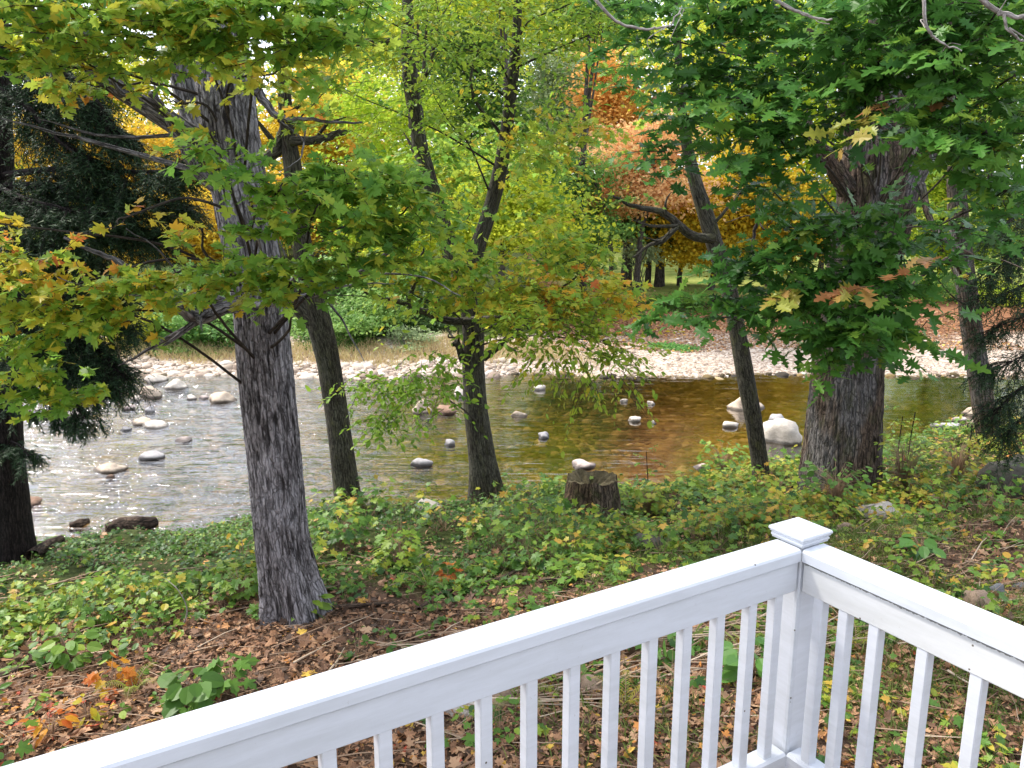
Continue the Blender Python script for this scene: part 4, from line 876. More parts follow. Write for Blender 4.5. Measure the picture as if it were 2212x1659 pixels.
leaves(lb, 'far', P[sel], A[sel], N[sel], .75*R.uniform(.6, 1.3, sel.sum()), np.clip(R.normal(.4, .2, sel.sum()), 0, 1), mi=0)
leaves(lb, 'far', P[~sel], A[~sel], N[~sel], .75*R.uniform(.6, 1.3, (~sel).sum()), np.clip(R.normal(.4, .2, (~sel).sum()), 0, 1), mi=1)
tag(link('distant_woods', lb.mesh('distant_woods'), [FAR['lime'], FAR['green']]), 'lime and green woods far back closing the view', kind='stuff')

# ------------------------------------------------------------------ low growth
def scatter_px(n, poly_fn):
    return poly_fn(n)
def ground_pts(n, x0, x1, y0, y1, keep):
    x = R.uniform(x0, x1, n*4); y = R.uniform(y0, y1, n*4); k = R.uniform(size=n*4) < keep(x, y); x, y = x[k][:n], y[k][:n]
    return np.stack([x, y, gz(x, y)], -1)
def pat(x, y, s=1., o=0.): return np.sin(x*1.3*s+o)+np.sin(y*1.7*s-x*.6*s+2*o)+.7*np.sin(x*3.1*s+y*2.3*s+o)
def litter_keep(x, y):
    s = yb(x)-y; k = np.interp(s, [0, 2, 5, 7, 12], [.1, .18, .45, 1, 1]); k = k+np.where(x > 4, .35, 0); return np.clip(k, 0, 1)*(y > 2.2)
P = np.concatenate([ground_pts(52000, -9, 11, 2.5, 18, litter_keep), ground_pts(46000, -4.5, 6, 2.4, 8.2, litter_keep)]); n = len(P); P[:, 2] += R.uniform(.004, .05, n)
N = unit(np.array([0, 0, 1.])+R.normal(0, .45, (n, 3))); A = R.normal(0, 1, (n, 3)); A[:, 2] = R.normal(0, .3, n)
rn = np.clip(.36+.06*pat(P[:, 0], P[:, 1], .8)+R.normal(0, .24, n)+np.where((P[:, 0] < -2.2) & (P[:, 1] < 6.2), R.exponential(.16, n), 0), 0, 1)
sz = R.lognormal(-3.15, .5, n).clip(.02, .13)
mbl = MB(); h = R.uniform(size=n)
for kind, lo, hi in (('maple', 0, .42), ('oak', .42, .55), ('beech', .55, 1)):
    q = (h >= lo) & (h < hi); leaves(mbl, kind, P[q], A[q], N[q], sz[q]*(1 if kind != 'beech' else .8), rn[q], curl=R.uniform(-2.5, 3.5, q.sum()))
tag(link('fallen_leaves', mbl.mesh('fallen_leaves'), LITTER), 'brown, orange and yellow fallen leaves scattered on the earth', kind='stuff')
# far bank litter
x = R.uniform(1, 18, 16000); t = 2.6+np.abs(R.normal(0, 4.5, 16000)); y = yf(x)+t; P = np.stack([x, y, gz(x, y)+.02], -1); n = len(P)
mbl = MB(); leaves(mbl, 'far', P, R.normal(0, 1, (n, 3))*np.array([1, 1, .2]), unit(np.array([0, 0, 1.])+R.normal(0, .35, (n, 3))), R.uniform(.06, .14, n), np.clip(R.normal(.55, .2, n), 0, .95))
tag(link('beach_leaves', mbl.mesh('beach_leaves'), LITTER), 'reddish brown fallen leaves covering the back of the gravel beach', kind='stuff')
# dry stalks and twigs
n = 6000; x = R.uniform(-7, 9, n); y = R.uniform(2.6, 12, n); band = np.exp(-((y-(6.6+.28*x))/1.0)**2)*.9+.16+np.where(x > 3.5, .35, 0)
k = (R.uniform(size=n) < band) & (yb(x)-y > 3.4); x, y = x[k], y[k]; n = len(x)
S = np.stack([x, y, gz(x, y)+R.uniform(.01, .09, n)], -1); az = R.normal(.25, .55, n); ln = R.lognormal(-1.0, .5, n).clip(.12, 1.1)
E = S+np.stack([np.cos(az)*ln, np.sin(az)*ln, R.normal(0, .05, n)*ln], -1); E[:, 2] = np.maximum(E[:, 2], gz(E[:, 0], E[:, 1])+.01)
mbs = MB(); M = (S+E)/2+R.normal(0, .03, (n, 3))*ln[:, None]
thin_tubes(mbs, S, M, E, R.lognormal(-5.3, .4, n)); mbs.FR[0] = np.repeat(np.clip(R.normal(.5, .25, n), 0, 1), 6)
n = 170; y0 = R.uniform(6.0, 7.4, n); x = R.uniform(-1.4, 2.6, n); y = y0+.3*x; S = np.stack([x, y, gz(x, y)+R.uniform(.03, .13, n)], -1); az = R.normal(.3, .3, n); ln = R.uniform(.4, 1.3, n)
E = S+np.stack([np.cos(az)*ln, np.sin(az)*ln, R.normal(0, .04, n)], -1); thin_tubes(mbs, S, (S+E)/2+R.normal(0, .03, (n, 3)), E, R.uniform(.006, .013, n)); mbs.FR[1] = np.repeat(np.clip(R.normal(.75, .2, n), 0, 1), 6)
tag(link('dry_twigs', mbs.mesh('dry_twigs', True), STALK), 'dry broken stalks and twigs strewn over the leaf litter', kind='stuff')

# leafy ground cover
def plants(mb, C, hgt, nleaf, kind, size, bias, spread=.17, stem=True):
    m = len(C); q = nleaf
    az = R.uniform(0, 2*np.pi, (m, q)); rr = np.sqrt(R.uniform(0, 1, (m, q)))*.6; hh = R.uniform(.25, 1, (m, q))*hgt[:, None]
    P = C[:, None]+np.stack([np.cos(az)*rr*hgt[:, None], np.sin(az)*rr*hgt[:, None], hh], -1); Pf = P.reshape(-1, 3)
    if stem: thin_tubes(mb, np.repeat(C, q, 0), (np.repeat(C, q, 0)+Pf)/2, Pf, .0025)
    A = np.stack([np.cos(az), np.sin(az), R.normal(-.15, .3, (m, q))], -1).reshape(-1, 3); N = unit(np.array([0, -.1, 1.])+R.normal(0, .4, (m*q, 3)))
    b = np.clip(np.repeat(bias, q)+R.normal(0, spread, m*q), 0, 1)
    leaves(mb, kind, Pf, A, N, size*R.uniform(.6, 1.3, m*q), b, mi=1)
def cov_keep(x, y):
    s = yb(x)-y
    k = np.interp(s, [-.3, 0, .3, 4.2, 6.0, 6.8, 9], [0, .5, 1, 1, .5, .1, .06])
    k = np.where(x > 3.6, k*.6, k)*np.clip(.6+.45*pat(x, y, 1.1, 1.), .22, 1)
    return k*(1-.9*np.exp(-((x+2.1)**2+(y-7.4)**2)/.35))
mbc = MB()
P = ground_pts(7400, -9.5, 11.5, 5.0, 18.5, cov_keep); n = len(P)
hg = (.05+.16*np.clip(pat(P[:, 0], P[:, 1], 1.1, 1.)-.2, 0, 2)*R.uniform(.3, 1, n)+R.exponential(.05, n))
bs = .40+.10*np.clip(pat(P[:, 0], P[:, 1], .6, 5.), -2, 2)*.8+np.where(P[:, 0] > -.5, .1, 0)+np.where(P[:, 0] > 2.5, .12, 0)+R.normal(0, .13, n)
h = R.uniform(size=n)
for kind, lo, hi, ql, sz in (('round', 0, .35, 7, .075), ('maple', .35, .75, 7, .095), ('beech', .75, 1, 9, .085)):
    q = (h >= lo) & (h < hi)
    rear = (P[:, 0] < .5) & (P[:, 1] > 9.3)
    for sel, f in ((q & ~rear, 1.), (q & rear, .62)): plants(mbc, P[sel], hg[sel]*f, ql, kind, sz*f, bs[sel]-(.12 if f < 1 else 0))
P = ground_pts(900, -.5, 8.5, 2.6, 9, lambda x, y: np.clip(.5+.5*pat(x, y, 1.3, 3.), 0, 1)*np.clip((x+.5)/2, 0, 1)); n = len(P)
plants(mbc, P, R.uniform(.05, .16, n), 6, 'maple', .075, np.clip(.42+R.normal(0, .2, n), 0, 1))
P = ground_pts(300, -9, 9, 8.5, 17.5, lambda x, y: np.interp(yb(x)-y, [.5, 1.2, 4.5, 6], [0, 1, 1, 0])*np.clip(.4+.6*pat(x, y, 1.6, 7.), 0, 1)*np.clip((x+4.2)/1.5, .0, 1)*(np.abs(x-5.6-.25*(y-13)) > .75)); n = len(P)
plants(mbc, P, R.uniform(.25, .6, n), 14, 'maple', .1, np.clip(.5+R.normal(0, .22, n), 0, 1))
tag(link('ground_cover', mbc.mesh('ground_cover'), [STALK, GCOVER]), 'low leafy green and yellowing plants carpeting the near bank', kind='stuff')
# grass under and right of the railing
mbg = MB()
P = ground_pts(46000, -1.5, 9, 2.4, 11, lambda x, y: np.clip((x+.5)/3, 0, 1)*np.clip(.55+.45*pat(x, y, 1.1, 2.), 0.05, 1)); n = len(P)
A = unit(np.stack([R.normal(0, .8, n), R.normal(0, .8, n), R.uniform(.25, 1.1, n)], -1)); N = unit(R.normal(0, 1, (n, 3))+np.array([0, -1, .4]))
leaves(mbg, 'blade', P, A, N, R.uniform(.06, .2, n), np.clip(.35+.25*pat(P[:, 0], P[:, 1], 1.4, 4.)*.6+R.normal(0, .2, n), 0, 1))
tag(link('lawn_grass', mbg.mesh('lawn_grass'), GRASS), 'thin patchy grass among the leaves behind the railing', kind='stuff')
# tan grass on the far bank
n = 16000; x = R.uniform(-16, 3.5, n); t = R.uniform(.9, 2.9, n)+.3*np.sin(x*2)+.2*np.sin(x*5); y = yf(x)+t
kk = R.uniform(size=n) < np.clip(1-(x-.5)/3, 0, 1)*np.interp(t, [.9, 1.5, 2.9], [.25, 1, .9]); x, y = x[kk], y[kk]; n = len(x)
P = np.stack([x, y, gz(x, y)], -1); A = unit(np.stack([R.normal(0, .5, n), R.normal(0, .5, n), np.ones(n)], -1)); N = unit(R.normal(0, 1, (n, 3))+np.array([0, -1, 0]))
mbg = MB(); leaves(mbg, 'blade', P, A, N, R.uniform(.14, .36, n), np.clip(R.normal(.5, .25, n), 0, 1)); v_ = mbg.V[0]
tag(link('dry_grass', mbg.mesh('dry_grass'), GRASS_DRY), 'tan dry grass along the far bank above the cobbles', kind='stuff')

# ------------------------------------------------------------------ plants that stand out
def plant(name, label, cat, u, v, hgt, nleaf, kind, size, bias, mat, spread=.1, group=None, wide=.6, Yoff=0):
    g = on_ground(u, v); root = empty(name, g, label, cat, group)
    st, lf = MB(), MB(); q = nleaf
    az = R.uniform(0, 2*np.pi, q); rr = np.sqrt(R.uniform(.05, 1, q))*wide*hgt; hh = R.uniform(.3, 1, q)*hgt
    P = g+np.stack([np.cos(az)*rr, np.sin(az)*rr, hh], -1); mid = g+np.stack([np.cos(az)*rr*.35, np.sin(az)*rr*.35, hh*.8], -1)
    thin_tubes(st, np.repeat(g[None]-np.array([0, 0, .03]), q, 0), mid, P, .005)
    A = np.stack([np.cos(az), np.sin(az), R.normal(-.25, .2, q)], -1); N = unit(np.array([0, -.2, 1.])+R.normal(0, .35, (q, 3)))
    leaves(lf, kind, P, A, N, size*R.uniform(.7, 1.25, q), np.clip(bias+R.normal(0, spread, q), 0, 1))
    link('stem', st.mesh('stem', True), STALK, root); link('foliage', lf.mesh('foliage'), mat, root)
for a in [
 ('hosta', 'clump of broad green hosta leaves on the slope just above the right railing', 'plant', 1985, 1205, .26, 26, 'round', .15, .5, HOSTA),
 ('hosta', 'big leafed hosta behind the balusters close to the corner post', 'plant', 1620, 1470, .3, 22, 'round', .2, .6, HOSTA),
 ('hosta', 'light green hosta behind the balusters, left of the one by the corner post', 'plant', 1430, 1415, .28, 20, 'round', .18, .8, HOSTA),
 ('hosta', 'grassy leaved clump beneath the left railing board near the corner post', 'plant', 1545, 1385, .34, 18, 'blade', .4, .6, GRASS),
 ('seedling', 'orange red leaved seedling at the lower left edge of the railing', 'plant', 110, 1600, .22, 20, 'beech', .11, .96, MAPLE),
 ('seedling', 'red leaved maple seedling among litter at the lower left', 'plant', 245, 1490, .25, 18, 'maple', .1, .99, MAPLE),
 ('seedling', 'small yellow leaved plant in the litter left of the railing', 'plant', 190, 1560, .2, 14, 'beech', .1, .78, MAPLE),
 ('seedling', 'dark red leaved seedling in the green cover right of the tall grey maple', 'plant', 968, 1262, .22, 14, 'maple', .09, 1.0, MAPLE),
 ('seedling', 'yellow leaved sapling in the cover left of the tall grey maple', 'plant', 528, 1225, .45, 14, 'beech', .14, .74, MAPLE),
 ('seedling', 'dark green glossy plant touching the far edge of the left railing', 'plant', 420, 1535, .35, 16, 'round', .17, .25, GCOVER),
 ('seedling', 'leafy green plant at the far edge of the left railing, right of the glossy one', 'plant', 500, 1500, .3, 18, 'maple', .13, .35, GCOVER),
 ('seedling', 'small green sprig growing at the foot of the tall grey maple', 'plant', 665, 1335, .25, 16, 'beech', .15, .5, GCOVER),
 ('shrub', 'bright green bush in front of the thin dark trunk by the water', 'bush', 1560, 1035, .75, 120, 'maple', .11, .55, GCOVER),
 ('shrub', 'green leafy bush at the foot of the big oak', 'bush', 1800, 1105, .7, 130, 'round', .10, .35, GCOVER),
 ('shrub', 'yellow orange bush at the waterside left of the far right trunk', 'bush', 2065, 1045, .8, 130, 'beech', .11, .86, GCOVER),
 ('shrub', 'thin yellow green shrub between the oak and the yellow orange bush', 'bush', 1950, 1060, 1.0, 110, 'beech', .1, .66, GCOVER),
 ('shrub', 'loose lime green plant right of the tall grey maple foot', 'bush', 860, 1230, .4, 70, 'maple', .11, .62, GCOVER),
 ('shrub', 'fresh green plant between the tall grey maple and the middle trunk', 'bush', 740, 1190, .55, 80, 'maple', .11, .42, GCOVER),
 ('shrub', 'green plant left of the tall grey maple, next to its foot', 'bush', 520, 1300, .35, 60, 'maple', .1, .5, GCOVER),
 ('shrub', 'lime green broad leaved patch at the left border', 'bush', 150, 1440, .35, 60, 'round', .12, .5, GCOVER),
 ('shrub', 'yellow leaved vine patch beneath the stump', 'bush', 1400, 1110, .4, 80, 'maple', .1, .72, GCOVER),
]: plant(*a)
def fern(label, u, v, ln, nf, mat, bias):
    g = on_ground(u, v); root = empty('fern', g, label, 'fern', 'ferns on the near bank'); 
    for k in range(nf):
        fm = MB(); az = 2*np.pi*k/nf+R.normal(0, .2); d = np.array([math.cos(az), math.sin(az), 0]); l = ln*R.uniform(.8, 1.15)
        pts = [g, g+d*l*.35+np.array([0, 0, l*.45]), g+d*l*.75+np.array([0, 0, l*.5]), g+d*l+np.array([0, 0, l*.32])]
        p, r = smooth_path(pts, [.004, .003, .002, .001], 8); tube(fm, pts, [.004, .003, .002, .001], 8, 4)
        t = np.linspace(.12, 1, 44); j = (t*(len(p)-2)).astype(int); D = unit(p[j+1]-p[j]); side = np.cross(D, [0, 0, 1.])
        for sg in (1, -1): leaves(fm, 'needle' if False else 'blade', p[j], side*sg+D*.4, unit(np.array([0, 0, 1.])+R.normal(0, .1, (44, 3))), l*.30*(1.04-t)**.75, np.clip(bias+R.normal(0, .06, 44), 0, 1), mi=1)
        link('frond', fm.mesh('frond', False, True), [STALK, mat], root)
fern('yellow green fern standing in the litter at the lower left', 290, 1500, .3, 5, GCOVER, .72)
fern('green fern seen between balusters right of the upright rock', 1110, 1530, .4, 6, GCOVER, .6)
fern('golden fern seen between balusters beside the bluish grey stone', 1350, 1530, .36, 5, GCOVER, .88)
fern('yellowing fern seen through the balusters right of the corner post', 1850, 1400, .35, 5, GCOVER, .75)
fern('dark green fern low among plants right of the tall grey maple', 925, 1275, .38, 6, GCOVER, .35)
def sapling(label, pts, w):
    p, r = pathpx([(u, v, Y_, w*(1-.6*i/len(pts))) for i, (u, v, Y_) in enumerate(pts)]); root = empty('sapling', p[0], label, 'sapling', 'thin saplings by the oak')
    mb = MB(); p.insert(0, p[0]-np.array([0, 0, .3])); r.insert(0, r[0]); tube(mb, p, r, 6, 6); link('stem', mb.mesh('stem', True, True), BARK_DARK, root)
    lb = MB(); 
    for c in p[2:]: spray_slots(lb, np.array(c), np.array([.28, .28, .22]), 26, 'beech', .08, .62, 1, tl=.3)
    link('foliage', lb.mesh('foliage', False, True), [TWIG, GCOVER], root)
sapling('thin dark sapling stem right of the oak, left one of the pair', [(1935, 1020, 13.5), (1943, 950, 13.5), (1950, 900, 13.5)], 3)
sapling('taller thin dark sapling stem right of the oak, right one of the pair', [(1955, 1040, 13.5), (1965, 960, 13.5), (1977, 890, 13.5)], 3.2)
sapling('spindly sapling standing left of the yellow orange bush', [(2085, 1030, 13.5), (2095, 960, 13.5), (2100, 920, 13.5)], 4)
sapling('spindly weed stalk standing at the water right of the stump', [(1400, 1050, 14.2), (1398, 1010, 14.2), (1396, 975, 14.2)], 2.2)

# ------------------------------------------------------------------ stump and driftwood
g = on_ground(1277, 1118); k = np.linalg.norm(g-np.array([0, 0, CAMZ]))/F
root = empty('tree_stump', g, 'weathered hollow tree stump with ragged mossy top at the water edge', 'stump')
seg = 90; th = np.linspace(0, 2*np.pi, seg, endpoint=False); Hs = 90*k; r0 = 52*k
mbk = MB(); rows = []
zz = np.linspace(-.12, Hs, 26)
for z in zz:
    f = np.clip(z/Hs, 0, 1); rr = r0*(1.22-.26*f**.6)+.03*np.abs(np.sin(th*6+1.3*np.sin(z*4)))**.5*(1.2-f)+.012*np.sin(th*17+z*9)+.01*np.sin(th*31-z*5)
    rr = rr+np.exp(-max(z, 0)/.15)*.07*np.cos(th*5+1)
    top = .022*np.sin(th*3+.5)+.014*np.sin(th*7)+.008*np.sin(th*13+2)
    rows.append(np.stack([np.cos(th)*rr, np.sin(th)*rr, z+top*f**3], -1))
for f, dz in ((.82, -.03), (.55, -.10), (.2, -.16), (.01, -.18)):
    rows.append(np.stack([np.cos(th)*r0*.96*f, np.sin(th)*r0*.96*f, Hs+dz+.03*np.sin(th*5+f*9)+.02*np.sin(th*11)], -1))
V = np.stack(rows)+g; nr = len(rows); i = np.arange(nr-1)[:, None]*seg; j = np.arange(seg)[None]; j2 = (j+1) % seg
Fq = np.stack([i+j, i+j2, i+seg+j2, i+seg+j], -1)
L = np.array([r[0, 2] for r in rows]); bc = np.stack([np.broadcast_to(np.cos(th)*r0, (nr, seg)), np.broadcast_to(np.sin(th)*r0, (nr, seg)), np.broadcast_to(L[:, None], (nr, seg))], -1)
STUMPB = bark_mat('stump_wood', (.02, .014, .01), (.17, .115, .075), (.24, .2, .16), (.06, .075, .02), .9, .03, .5)
MOSS = simple_mat('moss_and_rot', (.09, .075, .045), .95, .6, 18, .03, .1)
mbk.add(V.reshape(-1, 3), Fq[:25].reshape(-1, 4), bc.reshape(-1, 3)); link('bark', mbk.mesh('bark', True, True), STUMPB, root)
mbk = MB(); mbk.add(V[25:].reshape(-1, 3), (Fq[25:]-25*seg).reshape(-1, 4), bc[25:].reshape(-1, 3)); link('rotten_top', mbk.mesh('rotten_top', True), MOSS, root)

def drift(label, pts, z=None, name='driftwood_log'):
    P = []
    for u, v, w in pts:
        c = on_z(u, v, WZ+.03) if z is None else on_ground(u, v)+np.array([0, 0, z]); P.append((c, w/2*np.linalg.norm(c-np.array([0, 0, CAMZ]))/F))
    mb = MB(); tube(mb, [p for p, _ in P], [r for _, r in P], 10, 16, rough=.12, ridge=.01, ridges=9); 
    c0 = P[0][0]-(P[1][0]-P[0][0])*.01
    return tag(link(name, mb.mesh('driftwood_log', True, True), LOGB), label, 'log')
LOGB = bark_mat('wet_log', (.01, .008, .006), (.09, .06, .045), (.24, .17, .12), None, .9, .02, .5)
drift('dark waterlogged log lying in the white ripples near the left bank', [(228, 1142, 18), (260, 1136, 32), (310, 1134, 30), (338, 1126, 16)])
drift('small dark driftwood piece left of the waterlogged log', [(150, 1134, 8), (172, 1130, 18), (192, 1124, 8)])
drift('dark branch stub on the bank next to the hemlock foot', [(70, 1212, 22), (105, 1188, 20), (135, 1175, 14)], .08)
drift('pale stick lying on the bank left of the stump', [(1130, 1072, 9), (1170, 1080, 9), (1210, 1086, 7)], .06)
for lab, pts in [
 ('long pale bent stick running along the litter strip above the railing', [(905, 1325, 7), (960, 1290, 9), (1070, 1262, 8), (1130, 1235, 5)]),
 ('straight pale stick lying from the tall grey maple foot to the right', [(690, 1322, 8), (760, 1318, 8), (850, 1312, 5)]),
 ('grey stick lying in the litter right below the sapling cover', [(1165, 1265, 8), (1230, 1258, 8), (1280, 1268, 6)]),
 ('thin pale stick in the litter at the left border', [(0, 1470, 9), (90, 1445, 9), (190, 1432, 6)]),
]: drift(lab, pts, .05, 'stick')
mb = MB(); p, r = pathpx([]) if False else (None, None)
g0 = on_ground(385, 1362); arc = [g0, at(400, 1340, g0[1]), at(403, 1310, g0[1]), at(385, 1275, g0[1]), at(358, 1250, g0[1]+.1)]
tube(mb, arc, [.009, .008, .007, .005, .003], 8, 6); tag(link('stick', mb.mesh('arched_stick', True, True), DEADWOOD), 'pale stalk arching up from the green cover left of the maple', 'stick')

# ------------------------------------------------------------------ white deck railing
def wpaint(name, base, dirt, mildew=False):
    m, nt, o = newmat(name); oc = geo_pos(nt)
    n = noise_n(nt, oc, 3, 5, .6); f = noise_n(nt, oc, 60, 4, .7); lo = noise_n(nt, oc, 22, 3, .7)
    c = ramp(nt, [(.3, tuple(x*.93 for x in base)), (.7, base)], n).outputs[0]
    df = ramp(nt, [(.66, (0, 0, 0)), (.78, (1, 1, 1))], f).outputs[0]
    c = mix(nt, c, (.34, .32, .28), math_n(nt, 'MULTIPLY', math_n(nt, 'MULTIPLY', df, ramp(nt, [(.45, (0, 0, 0)), (.6, (1, 1, 1))], lo).outputs[0]), dirt))
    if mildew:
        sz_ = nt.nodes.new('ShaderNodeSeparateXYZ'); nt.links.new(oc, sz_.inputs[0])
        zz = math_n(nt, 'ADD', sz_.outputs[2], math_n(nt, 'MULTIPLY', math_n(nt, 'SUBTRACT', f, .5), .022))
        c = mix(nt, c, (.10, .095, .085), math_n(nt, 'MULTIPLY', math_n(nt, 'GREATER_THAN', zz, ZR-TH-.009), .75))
    vd = nd(nt, 'ShaderNodeTexVoronoi', i_Scale=17.); nt.links.new(oc, vd.inputs['Vector'])
    sp = nt.nodes.new('ShaderNodeSeparateColor'); nt.links.new(vd.outputs['Color'], sp.inputs[0])
    dot = math_n(nt, 'MULTIPLY', math_n(nt, 'LESS_THAN', vd.outputs['Distance'], .055), math_n(nt, 'GREATER_THAN', sp.outputs[0], .8))
    c = mix(nt, c, (.12, .10, .08), dot)
    st = noise_n(nt, oc, 1.0, 5, .7, (3, 3, 26)); c = mix(nt, c, ramp(nt, [(.35, (.82, .82, .8)), (.62, (1, 1, 1))], st).outputs[0], .6, 'MULTIPLY')
    p = nd(nt, 'ShaderNodeBsdfPrincipled'); p.inputs['Roughness'].default_value = .42; p.inputs['Specular IOR Level'].default_value = .35
    nt.links.new(c, p.inputs['Base Color']); nt.links.new(bump_n(nt, math_n(nt, 'ADD', f, lo), .25, .0015), p.inputs['Normal']); nt.links.new(p.outputs[0], o.inputs[0]); return m
PAINT3 = None
PAINT = wpaint('white_painted_wood', (.66, .69, .75), .8); PAINT2 = wpaint('weathered_white_paint', (.70, .725, .785), 1.0)
ZR = 2.9
def oz(sx, sy, z=ZR): return on_z(sx*.72, sy*.72, z)
ci = oz(2407, 1649)
lA, lB = oz(0, 2295), oz(2335, 1612); dL = lA-lB; dL[2] = 0; dL /= np.linalg.norm(dL)
rA, rB = oz(2483, 1631), oz(3072, 1874); dR = rB-rA; dR[2] = 0; dR /= np.linalg.norm(dR)
nL = np.array([-dL[1], dL[0], 0]); nL = nL if nL[1] > 0 else -nL          # outward of the left rail
nR = np.array([-dR[1], dR[0], 0]); nR = nR if nR[0] > 0 else -nR
wid = float((lB-ci)@nL)
print('rail', ci, dL, dR, 'angle', math.degrees(math.acos(dL@dR)), 'w', wid, float((rA-ci)@nR))
def prism(mb, prof, p0, d, nrm, L, bev=0.0):
    """profile points (outward, up) swept along d from p0"""
    V = []
    for l in (0, L): V += [p0+d*l+nrm*a+np.array([0, 0, b]) for a, b in prof]
    k = len(prof)
    for q in range(k): pass
    mb.add(V, [[q, (q+1) % k, k+(q+1) % k, k+q] for q in range(k)])
    mb.add([V[q] for q in range(k)]+[np.mean(V[:k], 0)], [[q, k, (q+1) % k] for q in range(k)]); mb.add([V[k+q] for q in range(k)]+[np.mean(V[k:], 0)], [[(q+1) % k, k, q] for q in range(k)])
def rect(a0, a1, b0, b1, e=.004): return [(a0+e, b0), (a1-e, b0), (a1, b0+e), (a1, b1-e), (a1-e, b1), (a0+e, b1), (a0, b1-e), (a0, b0+e)]
rail = empty('deck_railing', ci+np.array([0, 0, -.95]), 'white painted wooden deck railing with square balusters and a capped corner post', 'railing')
W = wid
TH = .041; BH = .107
for d, nm, off, LL in ((dL, nL, dR, 5.2), (dR, nR, dL, 3.2)):
    nin = nm
    mbx = MB()
    # top cap with eased edges
    e = .010
    prof = [(0.0, -TH), (W, -TH), (W, -e), (W-e*.3, -e*.3), (W-e, 0), (e*1.2, 0), (e*.4, -e*.3), (0, -e)]
    prism(mbx, prof, ci+d*(.0015), d, nin, LL); link('top_rail', mbx.mesh('top_rail'), PAINT, rail)
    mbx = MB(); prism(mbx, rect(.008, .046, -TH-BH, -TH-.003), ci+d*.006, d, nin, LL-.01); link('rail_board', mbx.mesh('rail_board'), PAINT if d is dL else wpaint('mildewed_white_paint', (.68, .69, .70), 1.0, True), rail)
    zb_ = 2.16-ZR
    mbx = MB(); prism(mbx, rect(-.006, .07, zb_-.062, zb_, .008), ci+d*.006, d, nin, LL-.02); link('bottom_rail', mbx.mesh('bottom_rail'), PAINT2, rail)
mbx = MB(); hp = .056; pc = ci+(nL+nR)*0
po = ci-dR*0
# post: square with faces along the two rails, its inner edge just behind the meeting line of the rails
a0 = ci+nL*.010+nR*.010
def quadpost(mb, a, sx, z0, z1, e=.006):
    pr = [(e, 0), (sx-e, 0), (sx, e), (sx, sx-e), (sx-e, sx), (e, sx), (0, sx-e), (0, e)]
    V = [a+nL*x+nR*y+np.array([0, 0, z-a[2]]) for z in (z0, z1) for x, y in pr]
    mb.add(V, [[q, (q+1) % 8, 8+(q+1) % 8, 8+q] for q in range(8)]); mb.add(V[8:]+[np.mean(V[8:], 0)], [[q, (q+1) % 8, 8] for q in range(8)])
quadpost(mbx, a0, .092, -.25, ZR+.004); post = link('corner_post', mbx.mesh('corner_post'), PAINT2, rail)
# trim strip running down the inner edge
mbx = MB(); quadpost(mbx, ci+nL*.004+nR*.004, .02, 1.6, ZR-TH-.002, .004); link('trim_strip', mbx.mesh('trim_strip'), PAINT, post)
mbx = MB(); ctr = ci+(nL+nR)*.066
lv = [(.0625, .001), (.0625, .006), (.0655, .009), (.0655, .015), (.063, .0165), (.063, .0185), (.0665, .0205), (.069, .0235), (.067, .025), (.067, .0265), (.0715, .0285), (.072, .034), (.070, .0385), (.066, .040), (.001, .046)]
V = [ctr+nL*h*sx+nR*h*sy+np.array([0, 0, ZR-ctr[2]+z]) for h, z in lv for sx, sy in ((-1, -1), (1, -1), (1, 1), (-1, 1))]
mbx.add(V, [[4*q+j, 4*q+(j+1) % 4, 4*q+4+(j+1) % 4, 4*q+4+j] for q in range(len(lv)-1) for j in range(4)])
link('post_cap', mbx.mesh('post_cap'), PAINT, post)
for d, nm, px in ((dL, nL, [(2333, 1777)]), (dR, nR, [])):
    pass
def bal_pos(sx, sy, d):
    p = oz(sx, sy, ZR-TH-BH); return float((p-ci)@d)
print('bal L', [round(bal_pos(2048+a/2.16, 1536+b/2.16, dL), 3) for a, b in ((430, 590), (230, 655), (30, 715))], [round(bal_pos(1024+a/2.16, 1536+b/2.16, dL), 3) for a, b in ((2005, 810), (1765, 890), (1515, 970), (1235, 1075), (940, 1175), (615, 1290), (262, 1415))])
print('bal R', [round(bal_pos(2048+a/2.16, 1536+b/2.16, dR), 3) for a, b in ((880, 540), (1062, 620), (1265, 725), (1570, 870), (1910, 1030))])
posL = [.078, .195, .334, .47]+[.604+.1395*i for i in range(30)]
posR = [.068, .162, .27, .427]+[.583+.155*i for i in range(15)]
s = .036
proto = {}
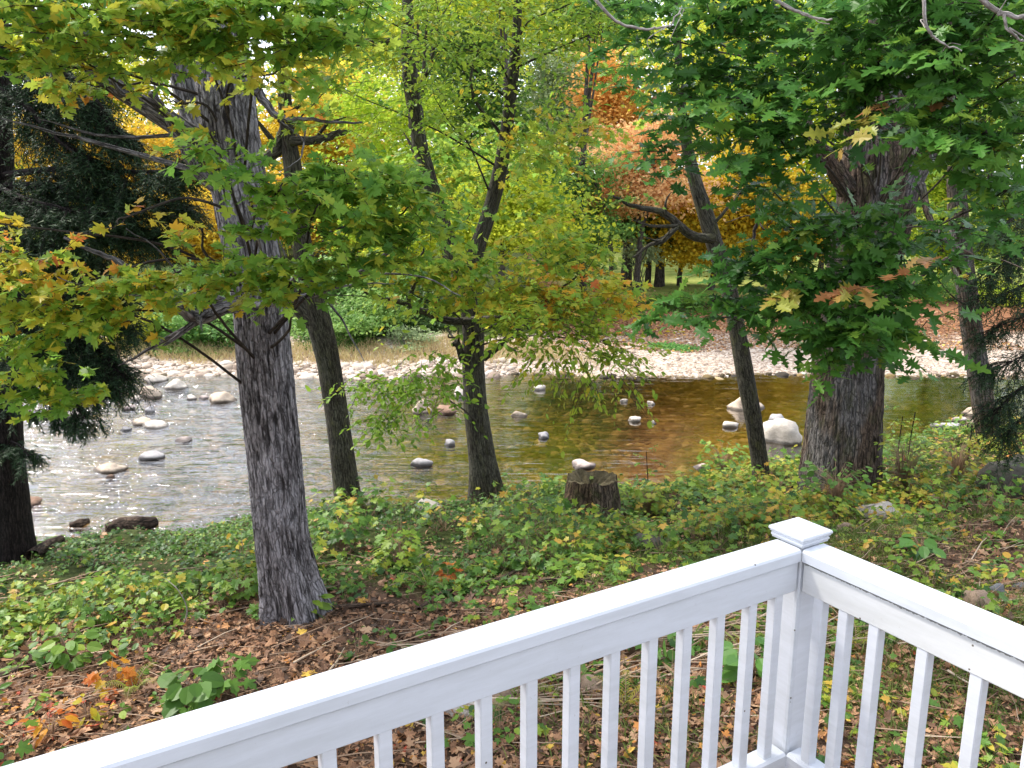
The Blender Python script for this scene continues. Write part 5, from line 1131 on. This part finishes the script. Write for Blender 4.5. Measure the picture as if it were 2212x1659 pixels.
for d, nm, pl, key in ((dL, nL, posL, 'L'), (dR, nR, posR, 'R')):
    for q in pl:
        c = ci+d*q+nm*.028
        if key not in proto:
            mbx = MB(); pr = rect(-s/2, s/2, -s/2, s/2, .003)
            V = [d*a+nm*b+np.array([0, 0, z]) for z in (2.08-ZR, -TH-BH+.004) for a, b in pr]
            mbx.add(V, [[t, (t+1) % 8, 8+(t+1) % 8, 8+t] for t in range(8)]); proto[key] = mbx.mesh('baluster')
            proto[key].materials.append(PAINT2)
        o = bpy.data.objects.new('baluster', proto[key]); COL.objects.link(o); o.parent = rail
        o.location = Vector(c)-rail.location
# ------------------------------------------------------------------ the house the deck belongs to
mbx = MB()
prof = []
for q in range(36): prof += [(.012, q*.16), (0.0, q*.16+.155)]
prof += [(-.2, 36*.16), (-.2, 0)]
prism(mbx, prof, np.array([-9., -1.7, 0.]), np.array([1., 0, 0]), np.array([0, 1., 0]), 19.)
tag(link('house_wall', mbx.mesh('house_wall'), simple_mat('house_siding', (.55, .56, .58), .6, .06, 4)), kind='structure')

# ------------------------------------------------------------------ light
w = bpy.data.worlds.new('World'); scene.world = w; w.use_nodes = True
nt = w.node_tree; bg = nt.nodes['Background']
sky = nt.nodes.new('ShaderNodeTexSky'); sky.sky_type = 'NISHITA'; sky.sun_disc = False
SV = Vector((-.55, .30, .80)).normalized(); el = math.asin(SV.z); az = math.atan2(SV.x, SV.y)
sky.sun_elevation = el; sky.sun_rotation = az; sky.dust_density = 3.5; sky.air_density = 1.0; sky.ozone_density = 1.0; sky.altitude = 200
hz = mix(nt, sky.outputs[0], (7.0, 7.3, 8.0), .55); nt.links.new(hz, bg.inputs[0]); bg.inputs[1].default_value = .15
sd = bpy.data.lights.new('sun', 'SUN'); so = bpy.data.objects.new('sun', sd); COL.objects.link(so)
sd.energy = 2.3; sd.angle = rad(6); sd.color = (1, .95, .86); so.rotation_euler = (-SV).to_track_quat('-Z', 'Y').to_euler()
vs_ = scene.view_settings; vs_.view_transform = 'Standard'; vs_.look = 'None'; vs_.gamma = 1; vs_.exposure = 1.3
scene.cycles.max_bounces = 8; scene.cycles.transparent_max_bounces = 12; scene.cycles.diffuse_bounces = 4
scene.cycles.use_denoising = True
